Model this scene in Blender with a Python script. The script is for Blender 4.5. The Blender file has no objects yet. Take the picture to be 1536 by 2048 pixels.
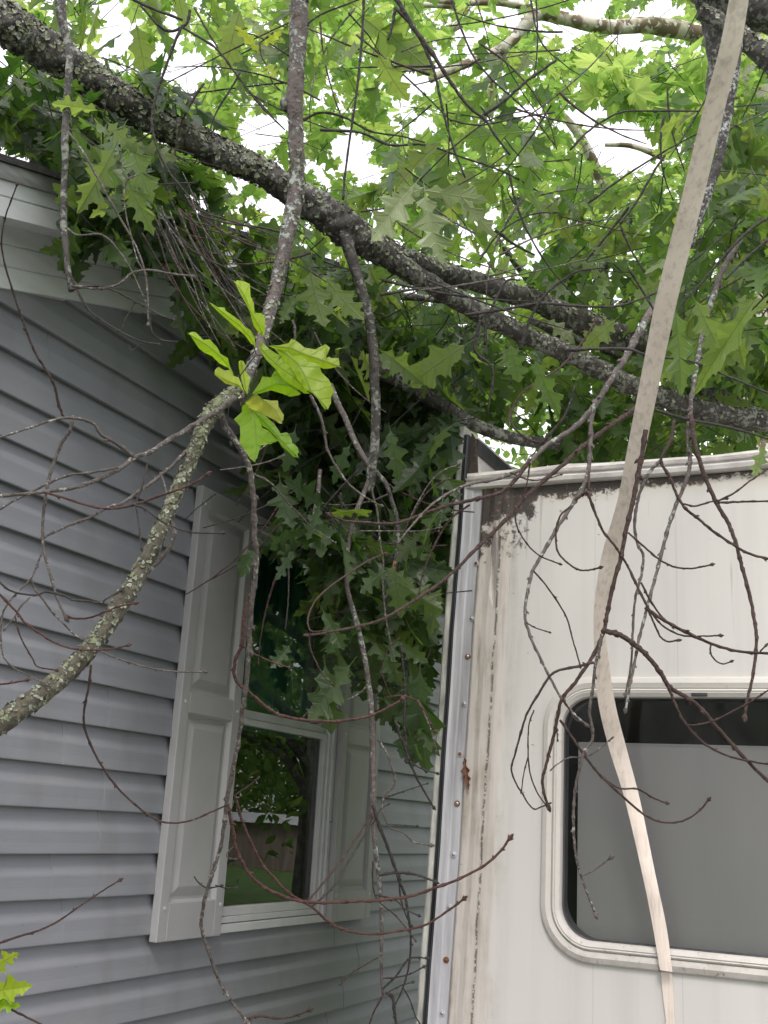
import bpy, bmesh, math, random
import numpy as np
from mathutils import Vector, Matrix
R = math.radians
SC = bpy.context.scene

# ------------------------------------------------------------------ camera
F = 2231.0                                   # focal length in photograph pixels (1536 x 2048)
CAM = np.array([0.0, 0.0, 1.65])
AX = np.array([[0.90550194, -0.06447814, -0.41941485],      # world X in image axes (right, down, forward)
               [0.42070369, 0.26556434, 0.86745835],        # world Y (along the house wall)
               [0.05544952, -0.96193459, 0.26759522]])      # world Z
cam_data = bpy.data.cameras.new('camera')
cam = bpy.data.objects.new('camera', cam_data)
SC.collection.objects.link(cam)
right = Vector(AX[:, 0]); up = -Vector(AX[:, 1]); back = -Vector(AX[:, 2])
m = Matrix((right, up, back)).transposed().to_4x4()
m.translation = Vector(CAM)
cam.matrix_world = m
cam_data.sensor_fit = 'VERTICAL'; cam_data.sensor_height = 24.0
cam_data.lens = F / 2048 * 24.0
cam_data.clip_start = 0.05; cam_data.clip_end = 800
SC.camera = cam

# ------------------------------------------------------------------ sky, sun, exposure
SUN_EL, SUN_AZ = R(52), R(158)               # azimuth measured clockwise from +Y
W = bpy.data.worlds.new('World'); SC.world = W; W.use_nodes = True
nt = W.node_tree; bg = nt.nodes['Background']
sky = nt.nodes.new('ShaderNodeTexSky'); sky.sky_type = 'NISHITA'; sky.sun_disc = False
sky.sun_elevation = SUN_EL; sky.sun_rotation = SUN_AZ
sky.dust_density = 4.0; sky.air_density = 1.0; sky.ozone_density = 1.0; sky.altitude = 0
# thin bright cloud over the whole sky
ctc = nt.nodes.new('ShaderNodeTexCoord'); cn = nt.nodes.new('ShaderNodeTexNoise'); cn.inputs['Scale'].default_value = 2.2; cn.inputs['Detail'].default_value = 5
nt.links.new(ctc.outputs['Generated'], cn.inputs['Vector'])
cr = nt.nodes.new('ShaderNodeMapRange'); cr.inputs[1].default_value = 0.35; cr.inputs[2].default_value = 0.65; cr.inputs[3].default_value = 0.72; cr.inputs[4].default_value = 0.97
nt.links.new(cn.outputs['Fac'], cr.inputs[0])
cm = nt.nodes.new('ShaderNodeMix'); cm.data_type = 'RGBA'; cm.inputs[7].default_value = (7.15, 6.95, 7.4, 1)
nt.links.new(cr.outputs[0], cm.inputs[0]); nt.links.new(sky.outputs[0], cm.inputs[6])
nt.links.new(cm.outputs[2], bg.inputs[0]); bg.inputs[1].default_value = 0.15
sun_d = bpy.data.lights.new('sun', 'SUN'); sun_d.energy = 1.2; sun_d.angle = R(14); sun_d.color = (1.0, 0.95, 0.88)
sun = bpy.data.objects.new('sun', sun_d); SC.collection.objects.link(sun)
sdir = Vector((math.sin(SUN_AZ) * math.cos(SUN_EL), math.cos(SUN_AZ) * math.cos(SUN_EL), math.sin(SUN_EL)))
sun.rotation_euler = sdir.to_track_quat('Z', 'Y').to_euler()
SC.view_settings.view_transform = 'Standard'; SC.view_settings.look = 'None'
SC.view_settings.gamma = 1.0; SC.view_settings.exposure = 0.80
SC.cycles.max_bounces = 7; SC.cycles.diffuse_bounces = 4; SC.cycles.glossy_bounces = 3
SC.cycles.transmission_bounces = 4; SC.cycles.transparent_max_bounces = 12
SC.cycles.sample_clamp_indirect = 6.0
SC.cycles.use_denoising = True

# ------------------------------------------------------------------ helpers
def ray(px, py):
    return AX @ np.array([px - 768.0, py - 1024.0, F])
def P(px, py, d):                            # a point seen at pixel px,py, d metres in front of the camera
    return CAM + ray(px, py) * (d / F)
def onX(px, py, X):
    r = ray(px, py); return CAM + r * (X / r[0])
def onY(px, py, Y):
    r = ray(px, py); return CAM + r * (Y / r[1])

COL = SC.collection
def empty(name, loc, label, cat, group=None):
    o = bpy.data.objects.new(name, None); COL.objects.link(o); o.location = loc
    o.empty_display_size = 0.1
    o['label'] = label; o['category'] = cat
    if group: o['group'] = group
    return o
def tag(o, label, cat, group=None):
    o['label'] = label; o['category'] = cat
    if group: o['group'] = group
    return o

class MB:
    """collects geometry in world space; build() links it as one mesh object"""
    def __init__(s): s.v = []; s.f = []; s.rnd = []; s.uv = []
    def add(s, vs, fs, rnd=0.0, uv=None):
        b = len(s.v)
        s.v.extend([tuple(map(float, p)) for p in vs])
        s.f.extend([tuple(b + i for i in f) for f in fs])
        s.rnd.extend([rnd] * len(vs))
        s.uv.extend(uv if uv is not None else [(0.0, 0.0)] * len(vs))
    def box(s, lo, hi):
        x0, y0, z0 = lo; x1, y1, z1 = hi
        s.add([(x0, y0, z0), (x1, y0, z0), (x1, y1, z0), (x0, y1, z0), (x0, y0, z1), (x1, y0, z1), (x1, y1, z1), (x0, y1, z1)],
              [(0, 3, 2, 1), (4, 5, 6, 7), (0, 1, 5, 4), (1, 2, 6, 5), (2, 3, 7, 6), (3, 0, 4, 7)])
    def prism(s, sec_a, sec_b, close=True):
        """two matching cross-sections joined"""
        n = len(sec_a); vs = list(sec_a) + list(sec_b)
        fs = [(i, (i + 1) % n, n + (i + 1) % n, n + i) for i in range(n if close else n - 1)]
        if close: fs += [tuple(reversed(range(n))), tuple(range(n, 2 * n))]
        s.add(vs, fs)
    def build(s, name, mat, parent=None, smooth=False, attrs=False, bevel=0, fix=True):
        me = bpy.data.meshes.new(name)
        off = np.zeros(3)
        if parent is not None: off = np.array(parent.location)
        V = np.array(s.v, dtype=np.float64).reshape(-1, 3) - off
        me.from_pydata(V.tolist(), [], s.f)
        if attrs:
            a = me.attributes.new('rnd', 'FLOAT', 'POINT'); a.data.foreach_set('value', np.array(s.rnd, dtype=np.float32))
            a = me.attributes.new('luv', 'FLOAT2', 'POINT'); a.data.foreach_set('vector', np.array(s.uv, dtype=np.float32).ravel())
        me.materials.append(mat)
        if smooth: me.polygons.foreach_set('use_smooth', [True] * len(me.polygons))
        o = bpy.data.objects.new(name, me); COL.objects.link(o)
        if parent is not None: o.parent = parent
        if fix and not attrs:
            bm = bmesh.new(); bm.from_mesh(me)
            bmesh.ops.recalc_face_normals(bm, faces=bm.faces); bm.to_mesh(me); bm.free()
        if bevel:
            md = o.modifiers.new('bevel', 'BEVEL'); md.width = bevel; md.segments = 2; md.limit_method = 'ANGLE'
        me.update()
        return o

# ------------------------------------------------------------------ materials
def mat(name):
    m = bpy.data.materials.new(name); m.use_nodes = True
    t = m.node_tree; b = t.nodes['Principled BSDF']
    return m, t, b
def N(t, typ, **kw):
    n = t.nodes.new(typ)
    for k, v in kw.items(): setattr(n, k, v)
    return n
def noise(t, vec, scale, detail=4, rough=0.55):
    n = N(t, 'ShaderNodeTexNoise'); n.inputs['Scale'].default_value = scale
    n.inputs['Detail'].default_value = detail; n.inputs['Roughness'].default_value = rough
    if vec is not None: t.links.new(vec, n.inputs['Vector'])
    return n.outputs['Fac']
def ramp(t, fac, stops):
    r = N(t, 'ShaderNodeValToRGB'); el = r.color_ramp.elements
    while len(el) < len(stops): el.new(0.5)
    for e, (p, c) in zip(el, stops):
        e.position = p; e.color = (c[0], c[1], c[2], 1) if not isinstance(c, (int, float)) else (c, c, c, 1)
    t.links.new(fac, r.inputs[0]); return r.outputs[0]
def mixc(t, fac, a, b, mode='MIX'):
    n = N(t, 'ShaderNodeMix'); n.data_type = 'RGBA'; n.blend_type = mode
    for sock, v in ((n.inputs[0], fac), (n.inputs[6], a), (n.inputs[7], b)):
        if hasattr(v, 'is_linked'): t.links.new(v, sock)
        elif isinstance(v, (int, float)): sock.default_value = v
        else: sock.default_value = (v[0], v[1], v[2], 1)
    return n.outputs[2]
def math_(t, op, a, b=0.0, c=None):
    n = N(t, 'ShaderNodeMath'); n.operation = op
    for i, v in enumerate((a, b) if c is None else (a, b, c)):
        if hasattr(v, 'is_linked'): t.links.new(v, n.inputs[i])
        else: n.inputs[i].default_value = v
    return n.outputs[0]
def mapr(t, v, a, b, c=0.0, d=1.0):
    n = N(t, 'ShaderNodeMapRange'); n.inputs[1].default_value = a; n.inputs[2].default_value = b
    n.inputs[3].default_value = c; n.inputs[4].default_value = d; t.links.new(v, n.inputs[0]); return n.outputs[0]
def bump(t, b, h, strength=0.3, dist=0.01):
    n = N(t, 'ShaderNodeBump'); n.inputs['Strength'].default_value = strength; n.inputs['Distance'].default_value = dist
    t.links.new(h, n.inputs['Height']); t.links.new(n.outputs[0], b.inputs['Normal'])
def pos(t): return N(t, 'ShaderNodeNewGeometry').outputs['Position']
def scaled(t, v, s):
    n = N(t, 'ShaderNodeMapping'); n.inputs['Scale'].default_value = s; t.links.new(v, n.inputs[0]); return n.outputs[0]
def sepx(t, v):
    n = N(t, 'ShaderNodeSeparateXYZ'); t.links.new(v, n.inputs[0]); return n.outputs

def plain(name, col, rough=0.5, var=0.12, scale=6.0, metal=0.0, bstr=0.1, bdist=0.003, stretch=(1, 1, 1), spec=0.5):
    m, t, b = mat(name); p = scaled(t, pos(t), stretch)
    f = noise(t, p, scale, 5)
    c0 = [x * (1 - var) for x in col]; c1 = [min(1, x * (1 + var)) for x in col]
    t.links.new(ramp(t, f, [(0.3, c0), (0.7, c1)]), b.inputs['Base Color'])
    b.inputs['Roughness'].default_value = rough; b.inputs['Metallic'].default_value = metal
    b.inputs['Specular IOR Level'].default_value = spec
    bump(t, b, noise(t, p, scale * 8, 3), bstr, bdist)
    return m

def siding_mat():
    m, t, b = mat('vinyl_siding'); p = pos(t)
    big = noise(t, p, 1.3, 3); grain = noise(t, scaled(t, p, (1, 0.6, 14)), 30, 4)
    dirt = noise(t, scaled(t, p, (1, 1, 0.35)), 7, 6)
    c = ramp(t, big, [(0.35, (0.222, 0.230, 0.255)), (0.65, (0.26, 0.268, 0.295))])
    c = mixc(t, mapr(t, dirt, 0.52, 0.75, 0, 0.35), c, (0.15, 0.145, 0.14))
    sm = noise(t, scaled(t, p, (1, 0.7, 1.6)), 3.1, 5, 0.7)
    c = mixc(t, mapr(t, sm, 0.56, 0.72, 0, 0.30), c, (0.30, 0.30, 0.29))
    specks = noise(t, p, 55, 2)
    c = mixc(t, mapr(t, specks, 0.76, 0.79, 0, 0.6), c, (0.06, 0.05, 0.04))
    t.links.new(c, b.inputs['Base Color'])
    b.inputs['Roughness'].default_value = 0.42
    wav = noise(t, scaled(t, p, (1, 1.2, 3)), 2.2, 2)
    h = math_(t, 'ADD', math_(t, 'MULTIPLY', grain, 0.06), math_(t, 'MULTIPLY', wav, 1.0))
    bump(t, b, h, 0.35, 0.02)
    return m
M_siding = siding_mat()
M_white_trim = plain('white_vinyl_trim', (0.62, 0.64, 0.66), 0.45, 0.07, 5, stretch=(1, 0.5, 6), bstr=0.15)
M_shutter = plain('grey_white_shutter', (0.38, 0.38, 0.385), 0.48, 0.05, 8, bstr=0.12, bdist=0.002)
M_winframe = plain('white_window_frame', (0.60, 0.61, 0.62), 0.35, 0.08, 9, bstr=0.05)
M_shingle = plain('asphalt_shingle', (0.05, 0.048, 0.05), 0.9, 0.4, 40, bstr=0.8, bdist=0.01)
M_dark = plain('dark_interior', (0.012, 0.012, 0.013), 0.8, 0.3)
M_curtain = plain('teal_curtain', (0.16, 0.66, 0.60), 0.8, 0.2, 10, stretch=(1, 6, 0.3))
M_rubber = plain('black_rubber', (0.035, 0.037, 0.042), 0.5, 0.5, 30, stretch=(1, 1, 0.2))
M_screw = plain('steel_screw', (0.45, 0.44, 0.42), 0.3, 0.3, 60, metal=0.8)
M_rust = plain('rusty_steel', (0.18, 0.07, 0.03), 0.8, 0.4, 90)
M_lawn = plain('grass_lawn', (0.10, 0.19, 0.045), 0.9, 0.5, 3, bstr=0.8, bdist=0.05)
M_brown = plain('brown_boards', (0.22, 0.18, 0.15), 0.8, 0.35, 2, stretch=(4, 4, 0.3))
M_shade = plain('grey_shade', (0.45, 0.445, 0.445), 0.75, 0.05, 3, stretch=(3, 1, 0.3))
M_strap = None
def glass_mat(name, tint=(1, 1, 1), refl=1.0, rough=0.0):
    m = bpy.data.materials.new(name); m.use_nodes = True; t = m.node_tree; t.nodes.clear()
    o = N(t, 'ShaderNodeOutputMaterial'); tr = N(t, 'ShaderNodeBsdfTransparent'); tr.inputs[0].default_value = (*tint, 1)
    g = N(t, 'ShaderNodeBsdfGlossy'); g.inputs['Roughness'].default_value = rough
    fr = N(t, 'ShaderNodeFresnel'); fr.inputs[0].default_value = 1.52
    mx = N(t, 'ShaderNodeMixShader'); t.links.new(math_(t, 'MULTIPLY', fr.outputs[0], refl), mx.inputs[0])
    t.links.new(tr.outputs[0], mx.inputs[1]); t.links.new(g.outputs[0], mx.inputs[2])
    bp = N(t, 'ShaderNodeBump'); bp.inputs['Strength'].default_value = 0.05; bp.inputs['Distance'].default_value = 0.01
    t.links.new(noise(t, pos(t), 3.0, 1), bp.inputs['Height']); t.links.new(bp.outputs[0], g.inputs['Normal'])
    t.links.new(mx.outputs[0], o.inputs[0]); return m
M_glass = glass_mat('window_glass', (0.75, 0.8, 0.78), 1.8)
M_tglass = glass_mat('camper_glass', (0.88, 0.88, 0.88), 0.8, 0.12)

def strap_mat():
    m, t, b = mat('beige_strap'); p = pos(t); x, y, z = sepx(t, p)
    rib = noise(t, scaled(t, p, (70, 70, 0.5)), 1.0, 3)
    blot = noise(t, p, 14, 5)
    c = ramp(t, blot, [(0.3, (0.74, 0.64, 0.56)), (0.6, (0.84, 0.74, 0.66)), (0.8, (0.76, 0.65, 0.57))])
    c = mixc(t, mapr(t, noise(t, scaled(t, p, (1, 1, 0.5)), 30, 3), 0.74, 0.80, 0, 0.5), c, (0.22, 0.18, 0.15))
    c = mixc(t, mapr(t, rib, 0.5, 0.72, 0, 0.55), c, (0.40, 0.35, 0.30))
    t.links.new(c, b.inputs['Base Color']); b.inputs['Roughness'].default_value = 0.55
    b.inputs['Subsurface Weight'].default_value = 0.0
    bump(t, b, rib, 0.4, 0.003); return m
M_strap = strap_mat()

Z_GUT = 2.717                                # underside of the camper's roof edge
def camper_mat(name, base, stain=1.0, streak=0.6):
    """painted aluminium / fibreglass with rust and dirt round the top corner and run-down streaks"""
    m, t, b = mat(name); p = pos(t); x, y, z = sepx(t, p)
    edge = math_(t, 'ADD', x, math_(t, 'MULTIPLY', z, -0.0322))     # distance from the slanting corner
    edge = math_(t, 'ADD', edge, 1.413)
    n1 = noise(t, p, 9, 6, 0.65); n2 = noise(t, scaled(t, p, (1, 1, 0.12)), 38, 5, 0.6); n3 = noise(t, p, 60, 4, 0.7)
    big = noise(t, p, 1.1, 2)
    c = ramp(t, big, [(0.3, [v * 0.96 for v in base]), (0.7, base)])
    # faint vertical runs
    run = noise(t, scaled(t, p, (16, 16, 0.5)), 1.0, 3)
    c = mixc(t, mapr(t, run, 0.48, 0.72, 0, 0.30 * streak), c, (0.38, 0.365, 0.34))
    drip = noise(t, scaled(t, p, (34, 34, 1.6)), 1.0, 3, 0.7)
    near = mapr(t, z, 1.9, 2.7, 0.0, 1.0)
    c = mixc(t, math_(t, 'MULTIPLY', mapr(t, drip, 0.68, 0.73, 0, 0.55), near), c, (0.20, 0.19, 0.18))
    for xs in (onY(1353, 1150, 3.3)[0], onY(1190, 1150, 3.3)[0]):
        seam_ = mapr(t, math_(t, 'ABSOLUTE', math_(t, 'SUBTRACT', x, xs)), 0.0006, 0.0016, 0.28, 0)
        c = mixc(t, seam_, c, (0.25, 0.24, 0.22))
    c = mixc(t, mapr(t, noise(t, p, 34, 3, 0.6), 0.735, 0.75, 0, 0.6), c, (0.12, 0.10, 0.085))
    # grime along the corner moulding
    cz = mapr(t, edge, 0.13, 0.26, 1.0, 0.0)
    fac = math_(t, 'MULTIPLY', cz, math_(t, 'MULTIPLY', mapr(t, n2, 0.43, 0.62, 0.05, 0.85), mapr(t, n1, 0.38, 0.62, 0.25, 1.0)))
    c = mixc(t, fac, c, (0.27, 0.215, 0.165))
    line = mapr(t, math_(t, 'ABSOLUTE', math_(t, 'SUBTRACT', math_(t, 'ADD', edge, math_(t, 'MULTIPLY', n1, 0.02)), 0.17)), 0.0, 0.006, 1, 0)
    c = mixc(t, math_(t, 'MULTIPLY', line, mapr(t, n3, 0.44, 0.50, 0, 0.95)), c, (0.06, 0.045, 0.035))
    flake = math_(t, 'MULTIPLY', mapr(t, math_(t, 'ABSOLUTE', math_(t, 'SUBTRACT', edge, 0.145)), 0.0, 0.028, 1, 0), mapr(t, n2, 0.56, 0.60, 0, 1))
    c = mixc(t, math_(t, 'MULTIPLY', flake, mapr(t, z, 2.0, 2.3, 0, 0.9)), c, (0.72, 0.70, 0.66))
    # rust blotch in the top corner, thinning along the gutter
    dz = math_(t, 'SUBTRACT', Z_GUT, z)
    e1 = math_(t, 'ADD', math_(t, 'MULTIPLY', edge, 3.3), math_(t, 'MULTIPLY', dz, 3.6))
    f1 = math_(t, 'ADD', math_(t, 'SUBTRACT', 1.25, e1), math_(t, 'MULTIPLY', math_(t, 'SUBTRACT', n1, 0.5), 2.2))
    f1 = mapr(t, math_(t, 'ADD', f1, math_(t, 'MULTIPLY', math_(t, 'SUBTRACT', n3, 0.5), 1.1)), 0.12, 0.30, 0, 1)
    e2 = math_(t, 'ADD', math_(t, 'MULTIPLY', edge, 0.8), math_(t, 'MULTIPLY', dz, 15))
    f2 = math_(t, 'ADD', math_(t, 'SUBTRACT', 1.15, e2), math_(t, 'MULTIPLY', math_(t, 'SUBTRACT', n1, 0.5), 1.5))
    f2 = mapr(t, math_(t, 'ADD', f2, math_(t, 'MULTIPLY', math_(t, 'SUBTRACT', n3, 0.5), 1.4)), 0.10, 0.30, 0, 1)
    rc = ramp(t, n3, [(0.40, (0.012, 0.008, 0.007)), (0.56, (0.032, 0.019, 0.014)), (0.64, (0.10, 0.055, 0.035)), (0.75, (0.34, 0.25, 0.18))])
    # brown runs below the blotch
    rr = noise(t, scaled(t, p, (55, 55, 2.2)), 1.0, 3)
    f3 = math_(t, 'MULTIPLY', mapr(t, rr, 0.56, 0.64, 0, 1), math_(t, 'MULTIPLY', mapr(t, dz, 0.05, 0.62, 1, 0), mapr(t, edge, 0.14, 0.34, 1, 0)))
    cream = mapr(t, dz, 0.03, 0.07, 0.5, 0.0)
    c = mixc(t, math_(t, 'MULTIPLY', cream, mapr(t, n1, 0.3, 0.6, 0.3, 1)), c, (0.50, 0.44, 0.34))
    tot = math_(t, 'MAXIMUM', math_(t, 'MAXIMUM', f1, f2), f3)
    c = mixc(t, math_(t, 'MULTIPLY', tot, 0.93 * stain), c, rc)
    t.links.new(c, b.inputs['Base Color'])
    b.inputs['Roughness'].default_value = 0.5; b.inputs['Specular IOR Level'].default_value = 0.35
    h = math_(t, 'ADD', math_(t, 'MULTIPLY', noise(t, scaled(t, p, (1, 1, 0.4)), 2.6, 2), 1.0), math_(t, 'MULTIPLY', n3, 0.03))
    h = math_(t, 'ADD', h, math_(t, 'MULTIPLY', tot, 0.06))
    bump(t, b, h, 0.35, 0.02)
    return m
M_camper = camper_mat('camper_wall_paint', (0.635, 0.62, 0.592))
M_corner = camper_mat('camper_corner_paint', (0.58, 0.54, 0.50), 1.0, 1.5)
M_gutter = plain('camper_gutter_paint', (0.62, 0.59, 0.57), 0.5, 0.22, 16, stretch=(1, 1, 2), bstr=0.3, bdist=0.004)
M_alu = plain('weathered_aluminium', (0.46, 0.46, 0.485), 0.5, 0.25, 10, stretch=(4, 4, 0.35), metal=0.15, bstr=0.2)
M_lip = plain('weathered_lip', (0.44, 0.44, 0.40), 0.6, 0.4, 25, stretch=(2, 2, 0.6), bstr=0.2)
def cframe_mat():
    m, t, b = mat('camper_window_frame'); p = pos(t)
    n1 = noise(t, p, 18, 6, 0.65); n2 = noise(t, scaled(t, p, (1, 1, 1)), 60, 4, 0.7); x, y, z = sepx(t, p)
    low = mapr(t, z, 1.27, 1.42, 1.0, 0.15)
    c = mixc(t, math_(t, 'MULTIPLY', mapr(t, n1, 0.45, 0.7, 0, 0.6), low), (0.60, 0.575, 0.54), (0.30, 0.27, 0.22))
    c = mixc(t, math_(t, 'MULTIPLY', mapr(t, n2, 0.60, 0.66, 0, 0.8), low), c, (0.08, 0.065, 0.05))
    t.links.new(c, b.inputs['Base Color']); b.inputs['Roughness'].default_value = 0.62; b.inputs['Specular IOR Level'].default_value = 0.3
    bump(t, b, n1, 0.15, 0.004); return m
M_cframe = cframe_mat()

def bark_mat(name, dark, mid, lichen, amount=0.5, scale=1.0, green=None):
    m, t, b = mat(name); p = pos(t)
    n1 = noise(t, p, 22 * scale, 8, 0.7); n2 = noise(t, p, 60 * scale, 5, 0.7); n3 = noise(t, p, 9 * scale, 3)
    v = N(t, 'ShaderNodeTexVoronoi'); v.inputs['Scale'].default_value = 45 * scale; t.links.new(p, v.inputs['Vector'])
    c = ramp(t, n1, [(0.3, dark), (0.65, mid)])
    x, y, z = sepx(t, N(t, 'ShaderNodeNewGeometry').outputs['Normal'])
    la = math_(t, 'ADD', n2, math_(t, 'MULTIPLY', n3, 0.5))
    th = 0.98 - 0.25 * amount
    lf = mapr(t, la, th - 0.03, th + 0.03, 0, 1)
    cl = ramp(t, n1, [(0.35, [v_ * 0.55 for v_ in lichen]), (0.6, lichen)])
    if green is not None: cl = mixc(t, mapr(t, n3, 0.45, 0.6, 0, 1), cl, green)
    c = mixc(t, lf, c, cl)
    t.links.new(c, b.inputs['Base Color']); b.inputs['Roughness'].default_value = 0.6
    b.inputs['Specular IOR Level'].default_value = 0.4
    h = math_(t, 'ADD', n1, math_(t, 'MULTIPLY', lf, 0.3)); h = math_(t, 'ADD', h, math_(t, 'MULTIPLY', v.outputs['Distance'], 0.3))
    bump(t, b, h, 0.9, 0.012)
    return m
M_bark = bark_mat('oak_bark', (0.016, 0.014, 0.014), (0.085, 0.075, 0.068), (0.26, 0.27, 0.23), 0.78, 1.0)
M_bark_grey = bark_mat('grey_lichen_bark', (0.06, 0.045, 0.042), (0.17, 0.14, 0.13), (0.42, 0.46, 0.42), 0.62, 1.2)
M_bark_moss = bark_mat('mossy_lichen_bark', (0.04, 0.035, 0.025), (0.13, 0.115, 0.08), (0.42, 0.44, 0.37), 0.75, 1.3, green=(0.17, 0.20, 0.10))
M_twig = bark_mat('red_brown_twig', (0.028, 0.016, 0.014), (0.095, 0.055, 0.046), (0.26, 0.20, 0.18), 0.3, 3.0)
M_twig_grey = bark_mat('grey_twig', (0.05, 0.04, 0.036), (0.16, 0.135, 0.12), (0.45, 0.43, 0.40), 0.6, 2.2)
M_twig_dark = bark_mat('dark_twig', (0.018, 0.016, 0.016), (0.06, 0.05, 0.045), (0.22, 0.22, 0.20), 0.3, 2.0)
M_twig_red = bark_mat('red_twig', (0.04, 0.016, 0.013), (0.125, 0.058, 0.046), (0.28, 0.20, 0.17), 0.3, 3.0)
def lichen_mat():
    m, t, b = mat('lichen_flakes'); a = N(t, 'ShaderNodeAttribute'); a.attribute_name = 'rnd'
    c = ramp(t, a.outputs['Fac'], [(0.0, (0.10, 0.10, 0.07)), (0.35, (0.19, 0.20, 0.12)), (0.7, (0.27, 0.30, 0.21)), (1.0, (0.42, 0.44, 0.38))])
    c = mixc(t, mapr(t, noise(t, pos(t), 160, 3), 0.4, 0.65, 0, 0.6), c, (0.07, 0.065, 0.05))
    t.links.new(c, b.inputs['Base Color']); b.inputs['Roughness'].default_value = 0.95; return m
M_lichen = lichen_mat()
def syc_mat():
    m, t, b = mat('sycamore_bark'); p = pos(t)
    n1 = noise(t, p, 9, 2, 0.4); n2 = noise(t, p, 16, 3)
    c = ramp(t, n1, [(0.44, (0.17, 0.125, 0.085)), (0.47, (0.30, 0.26, 0.19)), (0.53, (0.50, 0.46, 0.38))])
    c = mixc(t, mapr(t, n2, 0.56, 0.58, 0, 1), c, (0.62, 0.60, 0.55))
    t.links.new(c, b.inputs['Base Color']); b.inputs['Roughness'].default_value = 0.75
    bump(t, b, n1, 0.5, 0.01); return m
M_syc = syc_mat()

def leaf_mat(name, cols, trans, mixf=0.5, rough=0.4, veins='pinnate', vein_str=0.35, spec=0.45, vein_f=2.2):
    m = bpy.data.materials.new(name); m.use_nodes = True; t = m.node_tree; t.nodes.clear()
    o = N(t, 'ShaderNodeOutputMaterial'); b = N(t, 'ShaderNodeBsdfPrincipled'); tl = N(t, 'ShaderNodeBsdfTranslucent')
    a = N(t, 'ShaderNodeAttribute'); a.attribute_name = 'rnd'; u = N(t, 'ShaderNodeAttribute'); u.attribute_name = 'luv'
    c = ramp(t, a.outputs['Fac'], [(i / (len(cols) - 1), cc) for i, cc in enumerate(cols)])
    tc = ramp(t, a.outputs['Fac'], [(i / (len(trans) - 1), cc) for i, cc in enumerate(trans)])
    ux, uy, _ = sepx(t, u.outputs['Vector']); ay = math_(t, 'ABSOLUTE', uy)
    mid = mapr(t, ay, 0.004, 0.014, 1, 0)
    if veins == 'pinnate':
        fr = math_(t, 'FRACT', math_(t, 'MULTIPLY', math_(t, 'SUBTRACT', ux, math_(t, 'MULTIPLY', ay, 0.75)), 6.5))
        side = mapr(t, math_(t, 'ABSOLUTE', math_(t, 'SUBTRACT', fr, 0.5)), 0.02, 0.07, 1, 0)
    else:
        an = math_(t, 'ARCTAN2', uy, ux)
        fr = math_(t, 'ABSOLUTE', math_(t, 'SUBTRACT', math_(t, 'FRACT', math_(t, 'ADD', math_(t, 'DIVIDE', an, R(52)), 0.5)), 0.5))
        side = mapr(t, fr, 0.01, 0.04, 1, 0)
    vv = math_(t, 'MAXIMUM', mid, math_(t, 'MULTIPLY', side, 0.6))
    nz = noise(t, pos(t), 55, 4)
    c = mixc(t, mapr(t, nz, 0.35, 0.7, 0, 0.35), c, [x * 0.6 for x in cols[0]])
    c = mixc(t, mapr(t, noise(t, pos(t), 26, 4, 0.7), 0.66, 0.70, 0, 0.55), c, (0.11, 0.075, 0.03))
    c2 = mixc(t, math_(t, 'MULTIPLY', vv, vein_str), c, [min(1, x * vein_f + (0.03 if vein_f > 1 else 0)) for x in cols[-1]])
    tc2 = mixc(t, math_(t, 'MULTIPLY', vv, 0.55), tc, [x * 0.45 for x in trans[0]])
    # paler underside
    geo = N(t, 'ShaderNodeNewGeometry')
    c3 = mixc(t, math_(t, 'MULTIPLY', geo.outputs['Backfacing'], 0.55), c2, [min(1, x * 1.7 + 0.03) for x in cols[1]])
    t.links.new(c3, b.inputs['Base Color']); b.inputs['Roughness'].default_value = rough
    b.inputs['Specular IOR Level'].default_value = spec
    t.links.new(tc2, tl.inputs[0])
    bp = N(t, 'ShaderNodeBump'); bp.inputs['Strength'].default_value = 0.5; bp.inputs['Distance'].default_value = 0.003
    t.links.new(math_(t, 'SUBTRACT', nz, vv), bp.inputs['Height']); t.links.new(bp.outputs[0], b.inputs['Normal'])
    mx = N(t, 'ShaderNodeMixShader'); mx.inputs[0].default_value = mixf
    t.links.new(b.outputs[0], mx.inputs[1]); t.links.new(tl.outputs[0], mx.inputs[2]); t.links.new(mx.outputs[0], o.inputs[0])
    return m
M_shadeleaf = leaf_mat('shaded_oak_leaf', [(0.010, 0.024, 0.009), (0.020, 0.042, 0.013), (0.055, 0.08, 0.026)], [(0.06, 0.16, 0.015), (0.14, 0.28, 0.03), (0.28, 0.42, 0.05)], 0.42)  # darker copy of the oak leaf, with the gap's shade put into its colour
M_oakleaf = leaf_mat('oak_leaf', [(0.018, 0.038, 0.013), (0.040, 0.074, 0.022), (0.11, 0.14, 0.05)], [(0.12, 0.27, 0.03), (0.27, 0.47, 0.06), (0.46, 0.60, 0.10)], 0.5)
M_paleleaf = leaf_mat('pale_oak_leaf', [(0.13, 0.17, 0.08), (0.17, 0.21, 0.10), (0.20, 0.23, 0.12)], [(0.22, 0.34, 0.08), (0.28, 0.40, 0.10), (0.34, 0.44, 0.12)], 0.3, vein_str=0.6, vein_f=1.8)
M_sycleaf = leaf_mat('sycamore_leaf', [(0.06, 0.12, 0.03), (0.08, 0.15, 0.035), (0.12, 0.18, 0.04)], [(0.26, 0.48, 0.08), (0.40, 0.62, 0.12), (0.58, 0.74, 0.18)], 0.6, veins='palmate')
M_farleaf = leaf_mat('distant_leaf', [(0.05, 0.10, 0.03), (0.07, 0.13, 0.035), (0.10, 0.16, 0.05)], [(0.20, 0.38, 0.07), (0.32, 0.52, 0.10), (0.46, 0.62, 0.16)], 0.55)
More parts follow.
